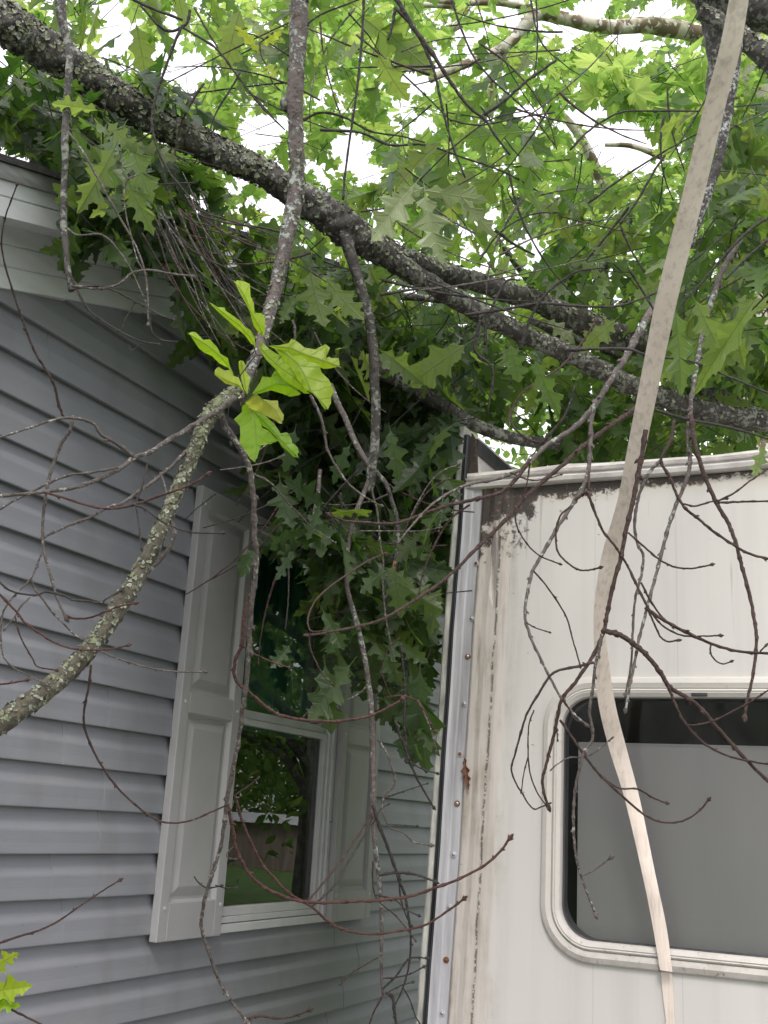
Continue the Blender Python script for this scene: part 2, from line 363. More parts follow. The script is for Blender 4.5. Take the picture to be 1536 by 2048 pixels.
M_newleaf = leaf_mat('young_oak_leaf', [(0.17, 0.32, 0.015), (0.28, 0.40, 0.02), (0.34, 0.36, 0.07)], [(0.30, 0.60, 0.01), (0.48, 0.70, 0.015), (0.52, 0.56, 0.07)], 0.6, veins='pinnate', vein_str=0.5, vein_f=0.45)
M_deadleaf = plain('dead_leaf', (0.13, 0.05, 0.028), 0.7, 0.5, 80)

# ------------------------------------------------------------------ ground and added light-bouncing sheets
def structure(o): o['kind'] = 'structure'; return o
g = MB(); n = 40
for i in range(n + 1):
    for j in range(n + 1):
        x = -300 + 600 * i / n; y = -300 + 600 * j / n
        g.v.append((x, y, 0.0)); g.rnd.append(0); g.uv.append((0, 0))
g.f = [(i * (n + 1) + j, (i + 1) * (n + 1) + j, (i + 1) * (n + 1) + j + 1, i * (n + 1) + j + 1) for i in range(n) for j in range(n)]
structure(g.build('lawn', M_lawn))

gp = MB(); gp.add([(-2.25, -7, 0.004), (4.5, -7, 0.004), (4.5, 3.25, 0.004), (-1.3, 3.25, 0.004), (-1.3, 7.5, 0.004), (-2.25, 7.5, 0.004)], [(0, 1, 2, 3, 4, 5)])  # unseen grey ground sheet, added to bounce less green light onto the walls
structure(gp.build('bounce_gravel', plain('bounce_gravel_grey', (0.20, 0.19, 0.175), 0.9, 0.35, 25, bstr=0.8, bdist=0.01)))

gp = MB(); gp.add([(-2.24, 2.6, 0.010), (-1.32, 2.6, 0.010), (-1.32, 8.0, 0.010), (-2.24, 8.0, 0.010)], [(0, 1, 2, 3)])  # unseen pale sheet, added to bounce light onto right shutter and siding
structure(gp.build('bounce_slab', plain('bounce_slab_pale', (0.62, 0.60, 0.57), 0.85, 0.15, 12)))
# ================================================================== HOUSE
HX = -2.2
house = empty('house', (HX, 3.8, 0), 'grey vinyl sided house with white gable trim and one shuttered window', 'house')
EXP = 0.12; ZB0 = 1.516
def rake_z(Y, pk=3.95):                        # underside of the frieze board on the gable
    z = 2.996 + 0.34 * (Y - 2.05); zp = 2.996 + 0.34 * (pk - 2.05)
    return z if Y <= pk else zp - 0.34 * (Y - pk)
PK = 3.95; Y_L, Y_R = -1.2, PK + (PK + 1.2)
wy0, wy1, wz0, wz1 = 3.40, 4.16, 1.262, 2.72   # window opening
rng = random.Random(5)
wall = MB()
k0 = -12; k = k0
seam = {2: 2.53, 1: 2.73, 0: 2.73, 4: 2.60, 6: 2.70, 3: 2.71, 11: 2.25, 8: 1.9, 5: 2.15, -1: 2.55, -2: 2.62}
SPAN = []
while True:
    zb = ZB0 + EXP * k; zt = zb + EXP
    if zb > rake_z(PK) + 0.05: break
    # horizontal extent under the frieze
    ys = [y / 50 for y in range(int(Y_L * 50), int(Y_R * 50) + 1) if rake_z(y / 50) + 0.14 >= zt or zt < rake_z(Y_L) + 0.14]
    if not ys: break
    a, bb = max(Y_L, min(ys)), min(Y_R, max(ys))
    cuts = [a, bb]
    if k in seam and a < seam[k] < bb: cuts = [a, seam[k], bb]
    if bb > 4.5: cuts = sorted(set(cuts + [4.28 + 0.12 * ((k * 7) % 3)]))
    segs = []
    for i in range(len(cuts) - 1):
        s0, s1 = cuts[i], cuts[i + 1]; off = 0.0018 * (i % 2)
        # leave the window opening free
        if zt > wz0 + 0.03 and zb < wz1 - 0.01:
            for p0, p1 in ((s0, min(s1, wy0)), (max(s0, wy1), s1)):
                if p1 - p0 > 0.01: segs.append((p0, p1, off))
        else: segs.append((s0, s1, off))
    for (s0, s1, off) in segs:
        m_ = max(2, int((s1 - s0) / 0.25)); zs = []
        prof = [(-0.004, 0.004), (0.0185, 0.0), (0.0205, 0.002), (0.0205, 0.006), (0.0180, 0.030), (0.0172, 0.060), (0.0160, 0.0655), (0.0080, 0.085), (0.0010, 0.106), (-0.0030, EXP + 0.006)]
        rows = []
        for j in range(m_ + 1):
            y = s0 + (s1 - s0) * j / m_; w = 0.0012 * math.sin(y * 3.1 + k * 1.7) + 0.0008 * math.sin(y * 7.7 + k)
            rows.append([(HX + off + px_ + w, y, zb + pz_ + 0.0012 * math.sin(y * 2.2 + k * 2.1)) for px_, pz_ in prof])
        np_ = len(prof)
        vs = [p for r_ in rows for p in r_]
        fs = [(j * np_ + i, (j + 1) * np_ + i, (j + 1) * np_ + i + 1, j * np_ + i + 1) for j in range(m_) for i in range(np_ - 1)]
        # visible cut end (butt of the overlapping panel)
        base = len(vs)
        e0 = [(HX - 0.002, rows[0][i][1], rows[0][i][2]) for i in range(np_)]
        vs += e0; fs += [(i, i + 1, base + i + 1, base + i) for i in range(np_ - 1)]
        wall.add(vs, fs)
    k += 1
wo = wall.build('wall', M_siding, house, fix=False)
core = MB(); core.add([(HX - 0.004, Y_L, 0), (HX - 0.004, wy0 - 0.02, 0), (HX - 0.004, wy0 - 0.02, rake_z(wy0)), (HX - 0.004, Y_L, rake_z(Y_L)),
                       (HX - 0.004, wy1 + 0.02, 0), (HX - 0.004, Y_R, 0), (HX - 0.004, Y_R, rake_z(Y_R)), (HX - 0.004, PK, rake_z(PK)), (HX - 0.004, wy1 + 0.02, rake_z(wy1)),
                       (HX - 0.004, wy0 - 0.02, wz0), (HX - 0.004, wy1 + 0.02, wz0), (HX - 0.004, wy0 - 0.02, wz1), (HX - 0.004, wy1 + 0.02, wz1),
                       (-10, Y_L, 0), (-10, Y_L, rake_z(Y_L)), (-10, Y_R, 0), (-10, Y_R, rake_z(Y_R))],
                      [(0, 1, 2, 3), (4, 5, 6, 7, 8), (1, 4, 10, 9), (11, 12, 8, 2), (0, 3, 14, 13), (5, 15, 16, 6)])
core.build('foundation_wall', M_siding, house)
# frieze board, soffit, fascia, roof: swept along the rake
def rake_sweep(mb, sec, y0=Y_L - 0.3, y1=Y_R + 0.3):
    """sec: list of (x, dz above the frieze underside)"""
    A = [(x, y0, rake_z(y0) + dz) for x, dz in sec]; B = [(x, PK, rake_z(PK) + dz) for x, dz in sec]; C_ = [(x, y1, rake_z(y1) + dz) for x, dz in sec]
    mb.prism(A, B); mb.prism(B, C_)
fz = MB(); rake_sweep(fz, [(HX - 0.01, 0.0), (HX + 0.030, 0.0), (HX + 0.030, 0.060), (HX + 0.024, 0.064), (HX + 0.030, 0.068), (HX + 0.030, 0.125), (HX + 0.024, 0.129), (HX + 0.030, 0.133), (HX + 0.030, 0.185), (HX - 0.01, 0.185)])
fz.build('frieze_board', M_white_trim, house)
XF = -2.075
so = MB(); rake_sweep(so, [(HX - 0.01, 0.185), (XF - 0.022, 0.185), (XF - 0.022, 0.199), (HX - 0.01, 0.199)]); so.build('soffit', M_white_trim, house)
fa = MB(); rake_sweep(fa, [(XF - 0.022, 0.176), (XF, 0.172), (XF, 0.225), (XF - 0.005, 0.229), (XF, 0.233), (XF, 0.275), (XF - 0.022, 0.275)]); fa.build('fascia', M_white_trim, house)
de = MB(); rake_sweep(de, [(XF - 0.03, 0.276), (XF + 0.008, 0.276), (XF + 0.012, 0.292), (XF + 0.012, 0.318), (XF - 0.03, 0.318)])
de.build('drip_edge', plain('grey_drip_edge', (0.33, 0.33, 0.34), 0.6, 0.25, 12, stretch=(1, .4, 5)), house)
rf = MB(); rake_sweep(rf, [(-10.2, 0.319), (XF + 0.022, 0.319), (XF + 0.022, 0.338), (-10.2, 0.345)]); rf.build('roof', M_shingle, house)

# window
win = MB()
FX = HX + 0.024                               # face of the outer casing
def frame_ring(mb, y0, y1, z0, z1, w, xb, xf, wb=None):
    wb = w if wb is None else wb
    mb.box((xb, y0, z0), (xf, y0 + w, z1)); mb.box((xb, y1 - w, z0), (xf, y1, z1))
    mb.box((xb, y0 + w, z0), (xf, y1 - w, z0 + wb)); mb.box((xb, y0 + w, z1 - w), (xf, y1 - w, z1))
frame_ring(win, wy0 - 0.02, wy1 + 0.02, wz0 - 0.005, wz1 + 0.01, 0.028, HX - 0.03, FX)
frame_ring(win, wy0 + 0.009, wy1 - 0.009, wz0 + 0.026, wz1 - 0.019, 0.020, HX - 0.05, FX - 0.009)
wf = win.build('window', M_winframe, house, bevel=0.002)
sl = MB(); zr = 1.985
ay0, ay1 = wy0 + 0.030, wy1 - 0.030
frame_ring(sl, ay0, ay1, wz0 + 0.047, zr, 0.022, HX - 0.035, FX - 0.018, 0.030)
so_ = sl.build('lower_sash', M_winframe, wf if False else house, bevel=0.002)
su = MB(); frame_ring(su, ay0, ay1, zr + 0.002, wz1 - 0.04, 0.022, HX - 0.06, FX - 0.028, 0.030)
us_ = su.build('upper_sash', M_winframe, house, bevel=0.002)
for o_ in (so_, us_): o_.parent = wf
for o_ in (so_, us_): o_.location = (0, 0, 0)
def pane(y0, y1, z0, z1, x, name, material, parent):
    mb = MB(); mb.add([(x, y0, z0), (x, y1, z0), (x, y1, z1), (x, y0, z1)], [(0, 1, 2, 3)]); return mb.build(name, material, parent, fix=False)
def reparent(o, root, par):                    # children of a part keep world place (parts sit at the root's origin)
    o.parent = par; return o
for z0, z1, x in ((wz0 + 0.075, zr - 0.02, HX - 0.016), (zr + 0.03, wz1 - 0.06, HX - 0.04)):
    p_ = pane(ay0 + 0.02, ay1 - 0.02, z0, z1, x, 'pane', M_glass, house); p_.parent = wf
# dark screen channel on the right of the lower sash
ch = MB(); ch.box((HX - 0.033, ay1 - 0.060, wz0 + 0.078), (HX - 0.022, ay1 - 0.0225, zr - 0.024)); c_ = ch.build('screen_channel', plain('dark_grey_channel', (0.10, 0.11, 0.12), 0.5), house); c_.parent = wf
# room behind
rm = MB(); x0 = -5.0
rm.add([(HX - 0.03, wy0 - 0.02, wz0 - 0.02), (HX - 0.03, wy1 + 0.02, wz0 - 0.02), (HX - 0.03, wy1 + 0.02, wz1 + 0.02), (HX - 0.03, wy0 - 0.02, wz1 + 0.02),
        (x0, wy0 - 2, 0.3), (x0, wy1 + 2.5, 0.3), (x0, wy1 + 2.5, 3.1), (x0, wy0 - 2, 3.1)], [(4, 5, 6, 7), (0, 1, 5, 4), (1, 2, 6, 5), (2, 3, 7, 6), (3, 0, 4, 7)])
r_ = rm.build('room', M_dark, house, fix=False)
cu = MB(); vs = []; nn = 90
for i in range(nn + 1):
    y = wy0 + 0.02 + (wy1 - wy0 - 0.04) * i / nn; x = HX - 0.10 + 0.018 * math.sin(i * 0.75) + 0.012 * math.sin(i * 0.31 + 1)
    vs += [(x, y, zr - 0.03), (x, y, wz1)]
cu.add(vs, [(2 * i, 2 * i + 2, 2 * i + 3, 2 * i + 1) for i in range(nn)])
cu_o = cu.build('curtain', M_curtain, house, smooth=True, fix=False)
tag(cu_o, 'pleated teal curtain behind the upper half of the window', 'curtain'); cu_o.parent = None; cu_o.location = house.location

# shutters
def shutter(ya, yb, za, zb):
    xb, xf = HX + 0.018, HX + 0.047
    mb = MB(); st = 0.048
    zp = [za, za + 0.115, za + 0.705, za + 0.775, zb - 0.075, zb]
    mb.box((xb, ya, za), (xf, ya + st, zb)); mb.box((xb, yb - st, za), (xf, yb, zb))
    for z0, z1 in ((zp[0], zp[1]), (zp[2], zp[3]), (zp[4], zp[5])): mb.box((xb, ya + st, z0), (xf, yb - st, z1))
    o = mb.build('shutter', M_shutter, house, bevel=0.003)
    for z0, z1 in ((zp[1], zp[2]), (zp[3], zp[4])):
        p = MB(); a0, a1 = ya + st, yb - st
        def rect(x, i): return [(x, a0 + i, z0 + i), (x, a1 - i, z0 + i), (x, a1 - i, z1 - i), (x, a0 + i, z1 - i)]
        rings = [rect(xf - 0.002, 0.0), rect(xf - 0.016, 0.008), rect(xf - 0.017, 0.016), rect(xf - 0.006, 0.044), rect(xf - 0.005, 0.047)]
        vs = [q for r_ in rings for q in r_]
        fs = [(i * 4 + j, i * 4 + (j + 1) % 4, i * 4 + 4 + (j + 1) % 4, i * 4 + 4 + j) for i in range(4) for j in range(4)] + [(16, 17, 18, 19)]
        p.add(vs, fs); c = p.build('raised_panel', M_shutter, house, fix=False); c.parent = o
    s = MB()
    for zz in (za + 0.10, za + 0.74, zb - 0.06):
        for yy in (ya + 0.024, yb - 0.020):
            tube_pts = [(xf - 0.001, yy, zz), (xf + 0.004, yy, zz)]
            ring = [[(xq, yy + 0.0055 * math.cos(a_ * math.pi / 4), zz + 0.0055 * math.sin(a_ * math.pi / 4)) for a_ in range(8)] for xq in (xf - 0.001, xf + 0.003)]
            s.prism(ring[0], ring[1])
    c = s.build('screw', M_winframe, house); c.parent = o
    return o
s1 = shutter(3.025, 3.385, 1.255, 2.725); s1['label'] = 'white panelled shutter left of the window'
s2 = shutter(4.185, 4.545, 1.255, 2.725); s2['label'] = 'white panelled shutter right of the window'

# ================================================================== CAMPER
TY = 3.3
camper = empty('camper_trailer', (-1.38, TY, 0), 'old off-white camper with rust-stained top corner and rounded window', 'camper')
def XC(z): return -1.378 + (z - 1.084) * 0.0322
ZT = 2.93
XR = 3.2
# wall with a rounded window opening
def rrect(x0, x1, z0, z1, r, n=8):
    pts = []
    for cx, cz, a0 in ((x1 - r, z1 - r, 0), (x0 + r, z1 - r, 90), (x0 + r, z0 + r, 180), (x1 - r, z0 + r, 270)):
        for i in range(n + 1):
            a = R(a0 + 90 * i / n); pts.append((cx + r * math.cos(a), cz + r * math.sin(a)))
    return pts
WX0, WX1, WZ0, WZ1, WR = -1.018, 0.42, 1.30, 2.103, 0.150
def wall_with_hole(y, outer, hole, material, name, parent):
    bm = bmesh.new()
    def loop(pts): 
        vs = [bm.verts.new((p[0], y, p[1])) for p in pts]
        return [bm.edges.new((vs[i], vs[(i + 1) % len(vs)])) for i in range(len(vs))]
    e = loop(outer) + loop(hole)
    bmesh.ops.triangle_fill(bm, use_beauty=True, edges=e, normal=(0, -1, 0))
    me = bpy.data.meshes.new(name); bm.transform(Matrix.Translation(-Vector(parent.location))); bm.to_mesh(me); bm.free(); me.materials.append(material)
    o = bpy.data.objects.new(name, me); COL.objects.link(o); o.parent = parent
    return o
zlo = 0.42
wall_with_hole(TY, [(XC(zlo) + 0.09, zlo), (XR, zlo), (XR, Z_GUT + 0.05), (XC(Z_GUT) + 0.09, Z_GUT + 0.05)], rrect(WX0 + 0.03, WX1 - 0.03, WZ0 + 0.03, WZ1 - 0.03, WR - 0.03), M_camper, 'side_wall', camper)
# body behind: roof, far side, floor, right end
D = 1.45  # body cut shallow so the house window's reflection passes behind it
bd = MB()
bd.add([(XC(zlo), TY + 0.01, zlo), (XR, TY + 0.01, zlo), (XR, TY + D, zlo), (XC(zlo), TY + D, zlo)], [(0, 1, 2, 3)])
bd.add([(XR, TY + 0.002, zlo), (XR, TY + D, zlo), (XR, TY + D, 2.755), (XR, TY + 0.002, 2.755)], [(0, 1, 2, 3)])
bd.add([(XC(zlo), TY + D, zlo), (XR, TY + D, zlo), (XR, TY + D, 2.755), (XC(2.7), TY + D, 2.755)], [(0, 1, 2, 3)])
bd.build('body_shell', M_gutter, camper, fix=False)
rfm = MB(); rfm.add([(-1.30, TY - 0.01, 2.771), (XR, TY - 0.01, 2.771), (XR, TY + D, 2.775), (-1.30, TY + D, 2.775), (XR, TY + D / 2, 2.80), (-1.30, TY + D / 2, 2.80)], [(0, 1, 4, 5), (5, 4, 2, 3)])
rfm.build('roof', M_gutter, camper, fix=False)
# end wall standing above the roof
ew = MB(); xe0, xe1 = 0.0, 0.022
secA = [(XC(zlo), TY + 0.004, zlo), (XC(zlo) + 0.03, TY + 0.004, zlo), (XC(ZT) + 0.03, TY + 0.004, ZT), (XC(ZT), TY + 0.004, ZT)]
secB = [(XC(zlo), TY + D, zlo), (XC(zlo) + 0.03, TY + D, zlo), (XC(ZT) + 0.03, TY + D, ZT + 0.03), (XC(ZT), TY + D, ZT + 0.03)]
ew.prism(secA, secB); ew.build('end_wall', M_gutter, camper)
er = MB(); 
er.prism([(XC(ZT) + 0.031, TY + 0.03, ZT - 0.065), (XC(ZT) + 0.045, TY + 0.03, ZT - 0.06), (XC(ZT) + 0.045, TY + 0.03, ZT - 0.02), (XC(ZT) + 0.031, TY + 0.03, ZT - 0.016)],
         [(XC(ZT) + 0.031, TY + D, ZT - 0.045), (XC(ZT) + 0.045, TY + D, ZT - 0.04), (XC(ZT) + 0.045, TY + D, ZT + 0.0), (XC(ZT) + 0.031, TY + D, ZT + 0.004)])
er.build('roof_seal', M_rubber, camper)
# gusset closing the corner above the gutter
gs = MB(); gs.prism([(XC(2.70) + 0.031, TY + 0.004, 2.70), (XC(ZT) + 0.06, TY + 0.004, 2.70), (XC(ZT) + 0.045, TY + 0.004, ZT - 0.03), (XC(ZT) + 0.031, TY + 0.004, ZT - 0.005)],
                    [(XC(2.70) + 0.031, TY + 0.02, 2.70), (XC(ZT) + 0.06, TY + 0.02, 2.70), (XC(ZT) + 0.045, TY + 0.02, ZT - 0.03), (XC(ZT) + 0.031, TY + 0.02, ZT - 0.005)])
gs.build('corner_gusset', M_corner, camper)
# corner trim strips (dx0, dx1, y front)
def strip(dx0, dx1, sec, z0, z1, name, material, seg=14):
    """sec: list of (fraction across, y offset)"""
    mb = MB(); rows = []
    for j in range(seg + 1):
        z = z0 + (z1 - z0) * j / seg; w = 0.0015 * math.sin(z * 5.1) + 0.001 * math.sin(z * 13)
        rows.append([(XC(z) + dx0 + (dx1 - dx0) * f + w, TY + yo + w * 0.5, z) for f, yo in sec])
    n_ = len(sec); vs = [p for r_ in rows for p in r_]
    mb.add(vs, [(j * n_ + i, j * n_ + (i + 1) % n_, (j + 1) * n_ + (i + 1) % n_, (j + 1) * n_ + i) for j in range(seg) for i in range(n_)] + [tuple(range(n_)), tuple(range((seg) * n_, (seg + 1) * n_))])
    return mb.build(name, material, camper, smooth=False)
strip(-0.004, 0.014, [(0, 0.02), (0, -0.030), (0.3, -0.034), (1, -0.032), (1, 0.02)], zlo, ZT + 0.012, 'trim_lip', M_lip)
strip(0.0145, 0.030, [(0, 0.01), (0, -0.024), (0.3, -0.027), (0.5, -0.020), (0.7, -0.027), (1, -0.022), (1, 0.01)], zlo, ZT - 0.02, 'trim_rubber', M_rubber)
strip(0.0305, 0.088, [(0, 0.01), (0, -0.026), (0.12, -0.020), (0.42, -0.017), (0.5, -0.013), (0.95, -0.012), (1, -0.002), (1, 0.01)], zlo, Z_GUT + 0.02, 'trim_channel', M_alu)
strip(0.090, 0.195, [(0, 0.01), (0, -0.010), (0.05, -0.013), (0.25, -0.011), (0.42, -0.014), (0.62, -0.010), (0.8, -0.008), (1, -0.0005), (1, 0.01)], zlo, Z_GUT + 0.005, 'corner_moulding', M_corner)
# bolts
def ball(mb, c, r, sq=(1, 1, 1), n=10, m_=6):
    vs = []; fs = []
    for i in range(m_ + 1):
        th = math.pi * i / m_
        for j in range(n):
            a = 2 * math.pi * j / n
            vs.append((c[0] + r * sq[0] * math.sin(th) * math.cos(a), c[1] + r * sq[1] * math.sin(th) * math.sin(a), c[2] + r * sq[2] * math.cos(th)))
    for i in range(m_):
        for j in range(n): fs.append((i * n + j, i * n + (j + 1) % n, (i + 1) * n + (j + 1) % n, (i + 1) * n + j))
    mb.add(vs, fs)
for i, (bx, by) in enumerate([(952, 1127), (943, 1237), (935, 1313), (928, 1408), (920, 1508), (914, 1607), (907, 1709), (898, 1815), (892, 1920), (884, 2027)]):
    p = onY(bx, by, TY - 0.014); mb = MB(); ball(mb, p, 0.0065, (1, 0.7, 1)); 
    b_ = mb.build('bolt', M_rust if i in (0, 4, 8) else M_screw, camper, smooth=True)
    wsh = MB(); ring = [[(p[0] + r_ * math.cos(a * math.pi / 6), yy, p[2] + r_ * math.sin(a * math.pi / 6)) for a in range(12)] for r_, yy in ((0.010, TY - 0.0105), (0.0085, TY - 0.0155))]
    wsh.prism(ring[0], ring[1]); w_ = wsh.build('washer', M_rust if i % 3 == 2 or i == 8 else M_alu, camper); w_.parent = b_
# gutter / roof edge: rolled lower moulding, flat upper cap
gt = MB(); segs = 40; sec = [(0.01, 0.0), (-0.014, 0.002), (-0.024, 0.010), (-0.027, 0.030), (-0.022, 0.045), (-0.030, 0.050), (-0.032, 0.058), (-0.022, 0.064), (-0.012, 0.066), (-0.018, 0.076), (-0.016, 0.092), (0.012, 0.094)]
rows = []
rg = random.Random(3)
for j in range(segs + 1):
    x = XC(Z_GUT) + 0.035 + (XR - XC(Z_GUT)) * j / segs
    w = 0.0022 * math.sin(j * 1.9) + 0.002 * rg.uniform(-1, 1); wz = 0.003 * math.sin(j * 0.7) + 0.002 * rg.uniform(-1, 1)
    rows.append([(x, TY + yo + w * (0.4 if zo < 0.05 else 1.4), Z_GUT + zo + wz * (0.5 if zo < 0.05 else 1.2)) for yo, zo in [(a_, b_ * 0.62) for a_, b_ in sec]])
n_ = len(sec); gt.add([p for r_ in rows for p in r_], [(j * n_ + i, j * n_ + i + 1, (j + 1) * n_ + i + 1, (j + 1) * n_ + i) for j in range(segs) for i in range(n_ - 1)] + [tuple(range(n_))])
gt.build('roof_edge_moulding', M_gutter, camper, fix=False, smooth=False)
# window frame swept round the rounded rectangle
def sweep_ring(x0, x1, z0, z1, r, prof, y, name, material, parent, nseg=10, smooth=True):
    base = rrect(x0, x1, z0, z1, r, nseg); L = len(base); cols = []
    for s, h in prof:
        rr = max(0.01, r - s); ring = rrect(x0 + s, x1 - s, z0 + s, z1 - s, rr, nseg); cols.append([(q[0], y - h, q[1]) for q in ring])
    vs = [p for c in cols for p in c]; fs = [(i * L + j, i * L + (j + 1) % L, (i + 1) * L + (j + 1) % L, (i + 1) * L + j) for i in range(len(prof) - 1) for j in range(L)]
    mb = MB(); mb.add(vs, fs); return mb.build(name, material, parent, smooth=smooth, fix=False)
cw = sweep_ring(WX0, WX1, WZ0, WZ1, WR, [(0, -0.002), (0.0, 0.008), (0.004, 0.012), (0.018, 0.018), (0.032, 0.014), (0.034, 0.010), (0.036, 0.016), (0.040, 0.019), (0.044, 0.016), (0.046, 0.019), (0.058, 0.012), (0.060, 0.004), (0.060, -0.035)], TY, 'window', M_cframe, camper, smooth=False)
def fan_rr(x0, x1, z0, z1, r, y, name, material, parent):
    pts = rrect(x0, x1, z0, z1, r, 10); mb = MB(); mb.add([(p[0], y, p[1]) for p in pts], [tuple(range(len(pts)))]); return mb.build(name, material, parent, fix=False)
gl_ = fan_rr(WX0 + 0.058, WX1 - 0.058, WZ0 + 0.058, WZ1 - 0.058, WR - 0.058, TY + 0.022, 'pane', M_tglass, camper); gl_.parent = cw
gk = sweep_ring(WX0 + 0.0605, WX1 - 0.0605, WZ0 + 0.0605, WZ1 - 0.0605, WR - 0.0605, [(0, -0.010), (0.004, -0.010), (0.004, -0.024)], TY, 'gasket', M_rubber, camper); gk.parent = cw
inner = sweep_ring(WX0 + 0.045, WX1 - 0.045, WZ0 + 0.045, WZ1 - 0.045, WR - 0.03, [(0, -0.034), (0.014, -0.036), (0.016, -0.060)], TY, 'inner_reveal', plain('grey_reveal', (0.16, 0.165, 0.17), 0.6), camper, smooth=False); inner.parent = cw
zsh = onY(1300, 1488, TY + 0.07)[2]
sh = MB(); sh.box((WX0 + 0.088, TY + 0.068, WZ0 + 0.02), (WX1 - 0.02, TY + 0.070, zsh)); sho = sh.build('shade', M_shade, camper); sho.parent = cw
sr = MB(); sr.box((WX0 + 0.088, TY + 0.066, zsh - 0.004), (WX1 - 0.02, TY + 0.074, zsh + 0.001)); sro = sr.build('shade_rail', M_shade, camper); sro.parent = cw
latch_p = onY(1400, 1388, TY - 0.005)
la = MB(); la.box((latch_p[0] - 0.022, TY - 0.021, latch_p[2] - 0.008), (latch_p[0] + 0.022, TY + 0.02, latch_p[2] + 0.002)); lo_ = la.build('latch', M_rubber, camper, bevel=0.002); lo_.parent = cw
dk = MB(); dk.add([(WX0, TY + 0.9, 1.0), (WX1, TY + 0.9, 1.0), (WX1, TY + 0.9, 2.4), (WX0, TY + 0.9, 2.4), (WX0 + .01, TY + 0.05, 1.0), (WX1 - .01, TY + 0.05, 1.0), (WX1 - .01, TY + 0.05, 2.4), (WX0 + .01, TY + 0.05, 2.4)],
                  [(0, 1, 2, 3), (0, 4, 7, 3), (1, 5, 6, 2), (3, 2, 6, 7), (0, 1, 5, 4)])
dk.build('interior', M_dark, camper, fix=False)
# wheels so that it stands on the ground
for wx in (0.7, 1.5):
    wm = MB(); ring = [[(wx + 0.33 * math.cos(a * math.pi / 12), yy, 0.33 + 0.33 * math.sin(a * math.pi / 12)) for a in range(24)] for yy in (TY + 0.02, TY + 0.22)]
    wm.prism(ring[0], ring[1]); wm.build('wheel', M_rubber, camper)

# ================================================================== STRAP
def catmull(P_, per=6):
    P_ = [np.array(p, float) for p in P_]
    if len(P_) < 3: return P_
    Q = [2 * P_[0] - P_[1]] + P_ + [2 * P_[-1] - P_[-2]]; out = []
    for i in range(1, len(Q) - 2):
        p0, p1, p2, p3 = Q[i - 1], Q[i], Q[i + 1], Q[i + 2]
        for k in range(per):
            t_ = k / per
            out.append(0.5 * (2 * p1 + (p2 - p0) * t_ + (2 * p0 - 5 * p1 + 4 * p2 - p3) * t_ ** 2 + (3 * p1 - p0 - 3 * p2 + p3) * t_ ** 3))
    out.append(P_[-1]); return out
rows_px = [(1467, 1508, -60, 2.35), (1458, 1497, 0, 2.38), (1438, 1480, 100, 2.42), (1411, 1453, 200, 2.48), (1386, 1429, 300, 2.54), (1362, 1405, 400, 2.60), (1336, 1379, 500, 2.66), (1311, 1354, 600, 2.72), (1292, 1332, 700, 2.78),
           (1273, 1311, 800, 2.84), (1254, 1290, 900, 2.90), (1235, 1270, 1000, 2.96), (1206, 1240, 1100, 3.02), (1193, 1222, 1170, 3.05), (1187, 1211, 1240, 3.08), (1190, 1219, 1330, 3.12), (1197, 1232, 1410, 3.15),
           (1219, 1255, 1500, 3.18), (1250, 1281, 1600, 3.21), (1285, 1312, 1750, 3.25), (1305, 1333, 1850, 3.27), (1320, 1345, 1940, 3.285)]
def wd(x, y): return (TY - 0.026) / ray(x, y)[1] * F
rows_px = [(a, b, y, min(d, wd((a + b) / 2, y) - 0.012 * (y < 1800))) for a, b, y, d in rows_px]
L_ = catmull([P(a, y, d) for a, b, y, d in rows_px]); R_ = catmull([P(b, y + 4, d + 0.012 * math.sin(y * 0.006)) for a, b, y, d in rows_px])
st = MB(); vs = []
nc = 5
for a, b in zip(L_, R_):
    c = (a + b) / 2; fwd = c - CAM; fwd /= np.linalg.norm(fwd)
    for s_ in (0, 1):
        for i in range(nc):
            f = i / (nc - 1); bow = 0.003 * (1 - (2 * f - 1) ** 2)
            q = a + (b - a) * f + fwd * (0.0025 * s_ - bow); vs.append(q)
n2 = 2 * nc; ordr = list(range(nc)) + list(range(2 * nc - 1, nc - 1, -1))
fs = []
for j in range(len(L_) - 1):
    for i in range(n2):
        a, b = ordr[i], ordr[(i + 1) % n2]; fs.append((j * n2 + a, j * n2 + b, (j + 1) * n2 + b, (j + 1) * n2 + a))
st.add(vs, fs)
# tail of the strap, lying on the wall under the window
tail = [(1322, 1344, 1944), (1326, 1347, 1990), (1331, 1349, 2030), (1336, 1352, 2090), (1342, 1356, 2160)]
vs = []
for a, b, y in tail:
    pa, pb = onY(a, y, TY - 0.003), onY(b, y, TY - 0.003); vs += [pa, pb, pb + np.array([0, -0.003, 0]), pa + np.array([0, -0.003, 0])]
st.add(vs, [(j * 4 + i, j * 4 + (i + 1) % 4, (j + 1) * 4 + (i + 1) % 4, (j + 1) * 4 + i) for j in range(len(tail) - 1) for i in range(4)])
tag(st.build('flat_strap', M_strap, smooth=False), 'long beige flat strap hanging down in front of the camper window', 'strap')

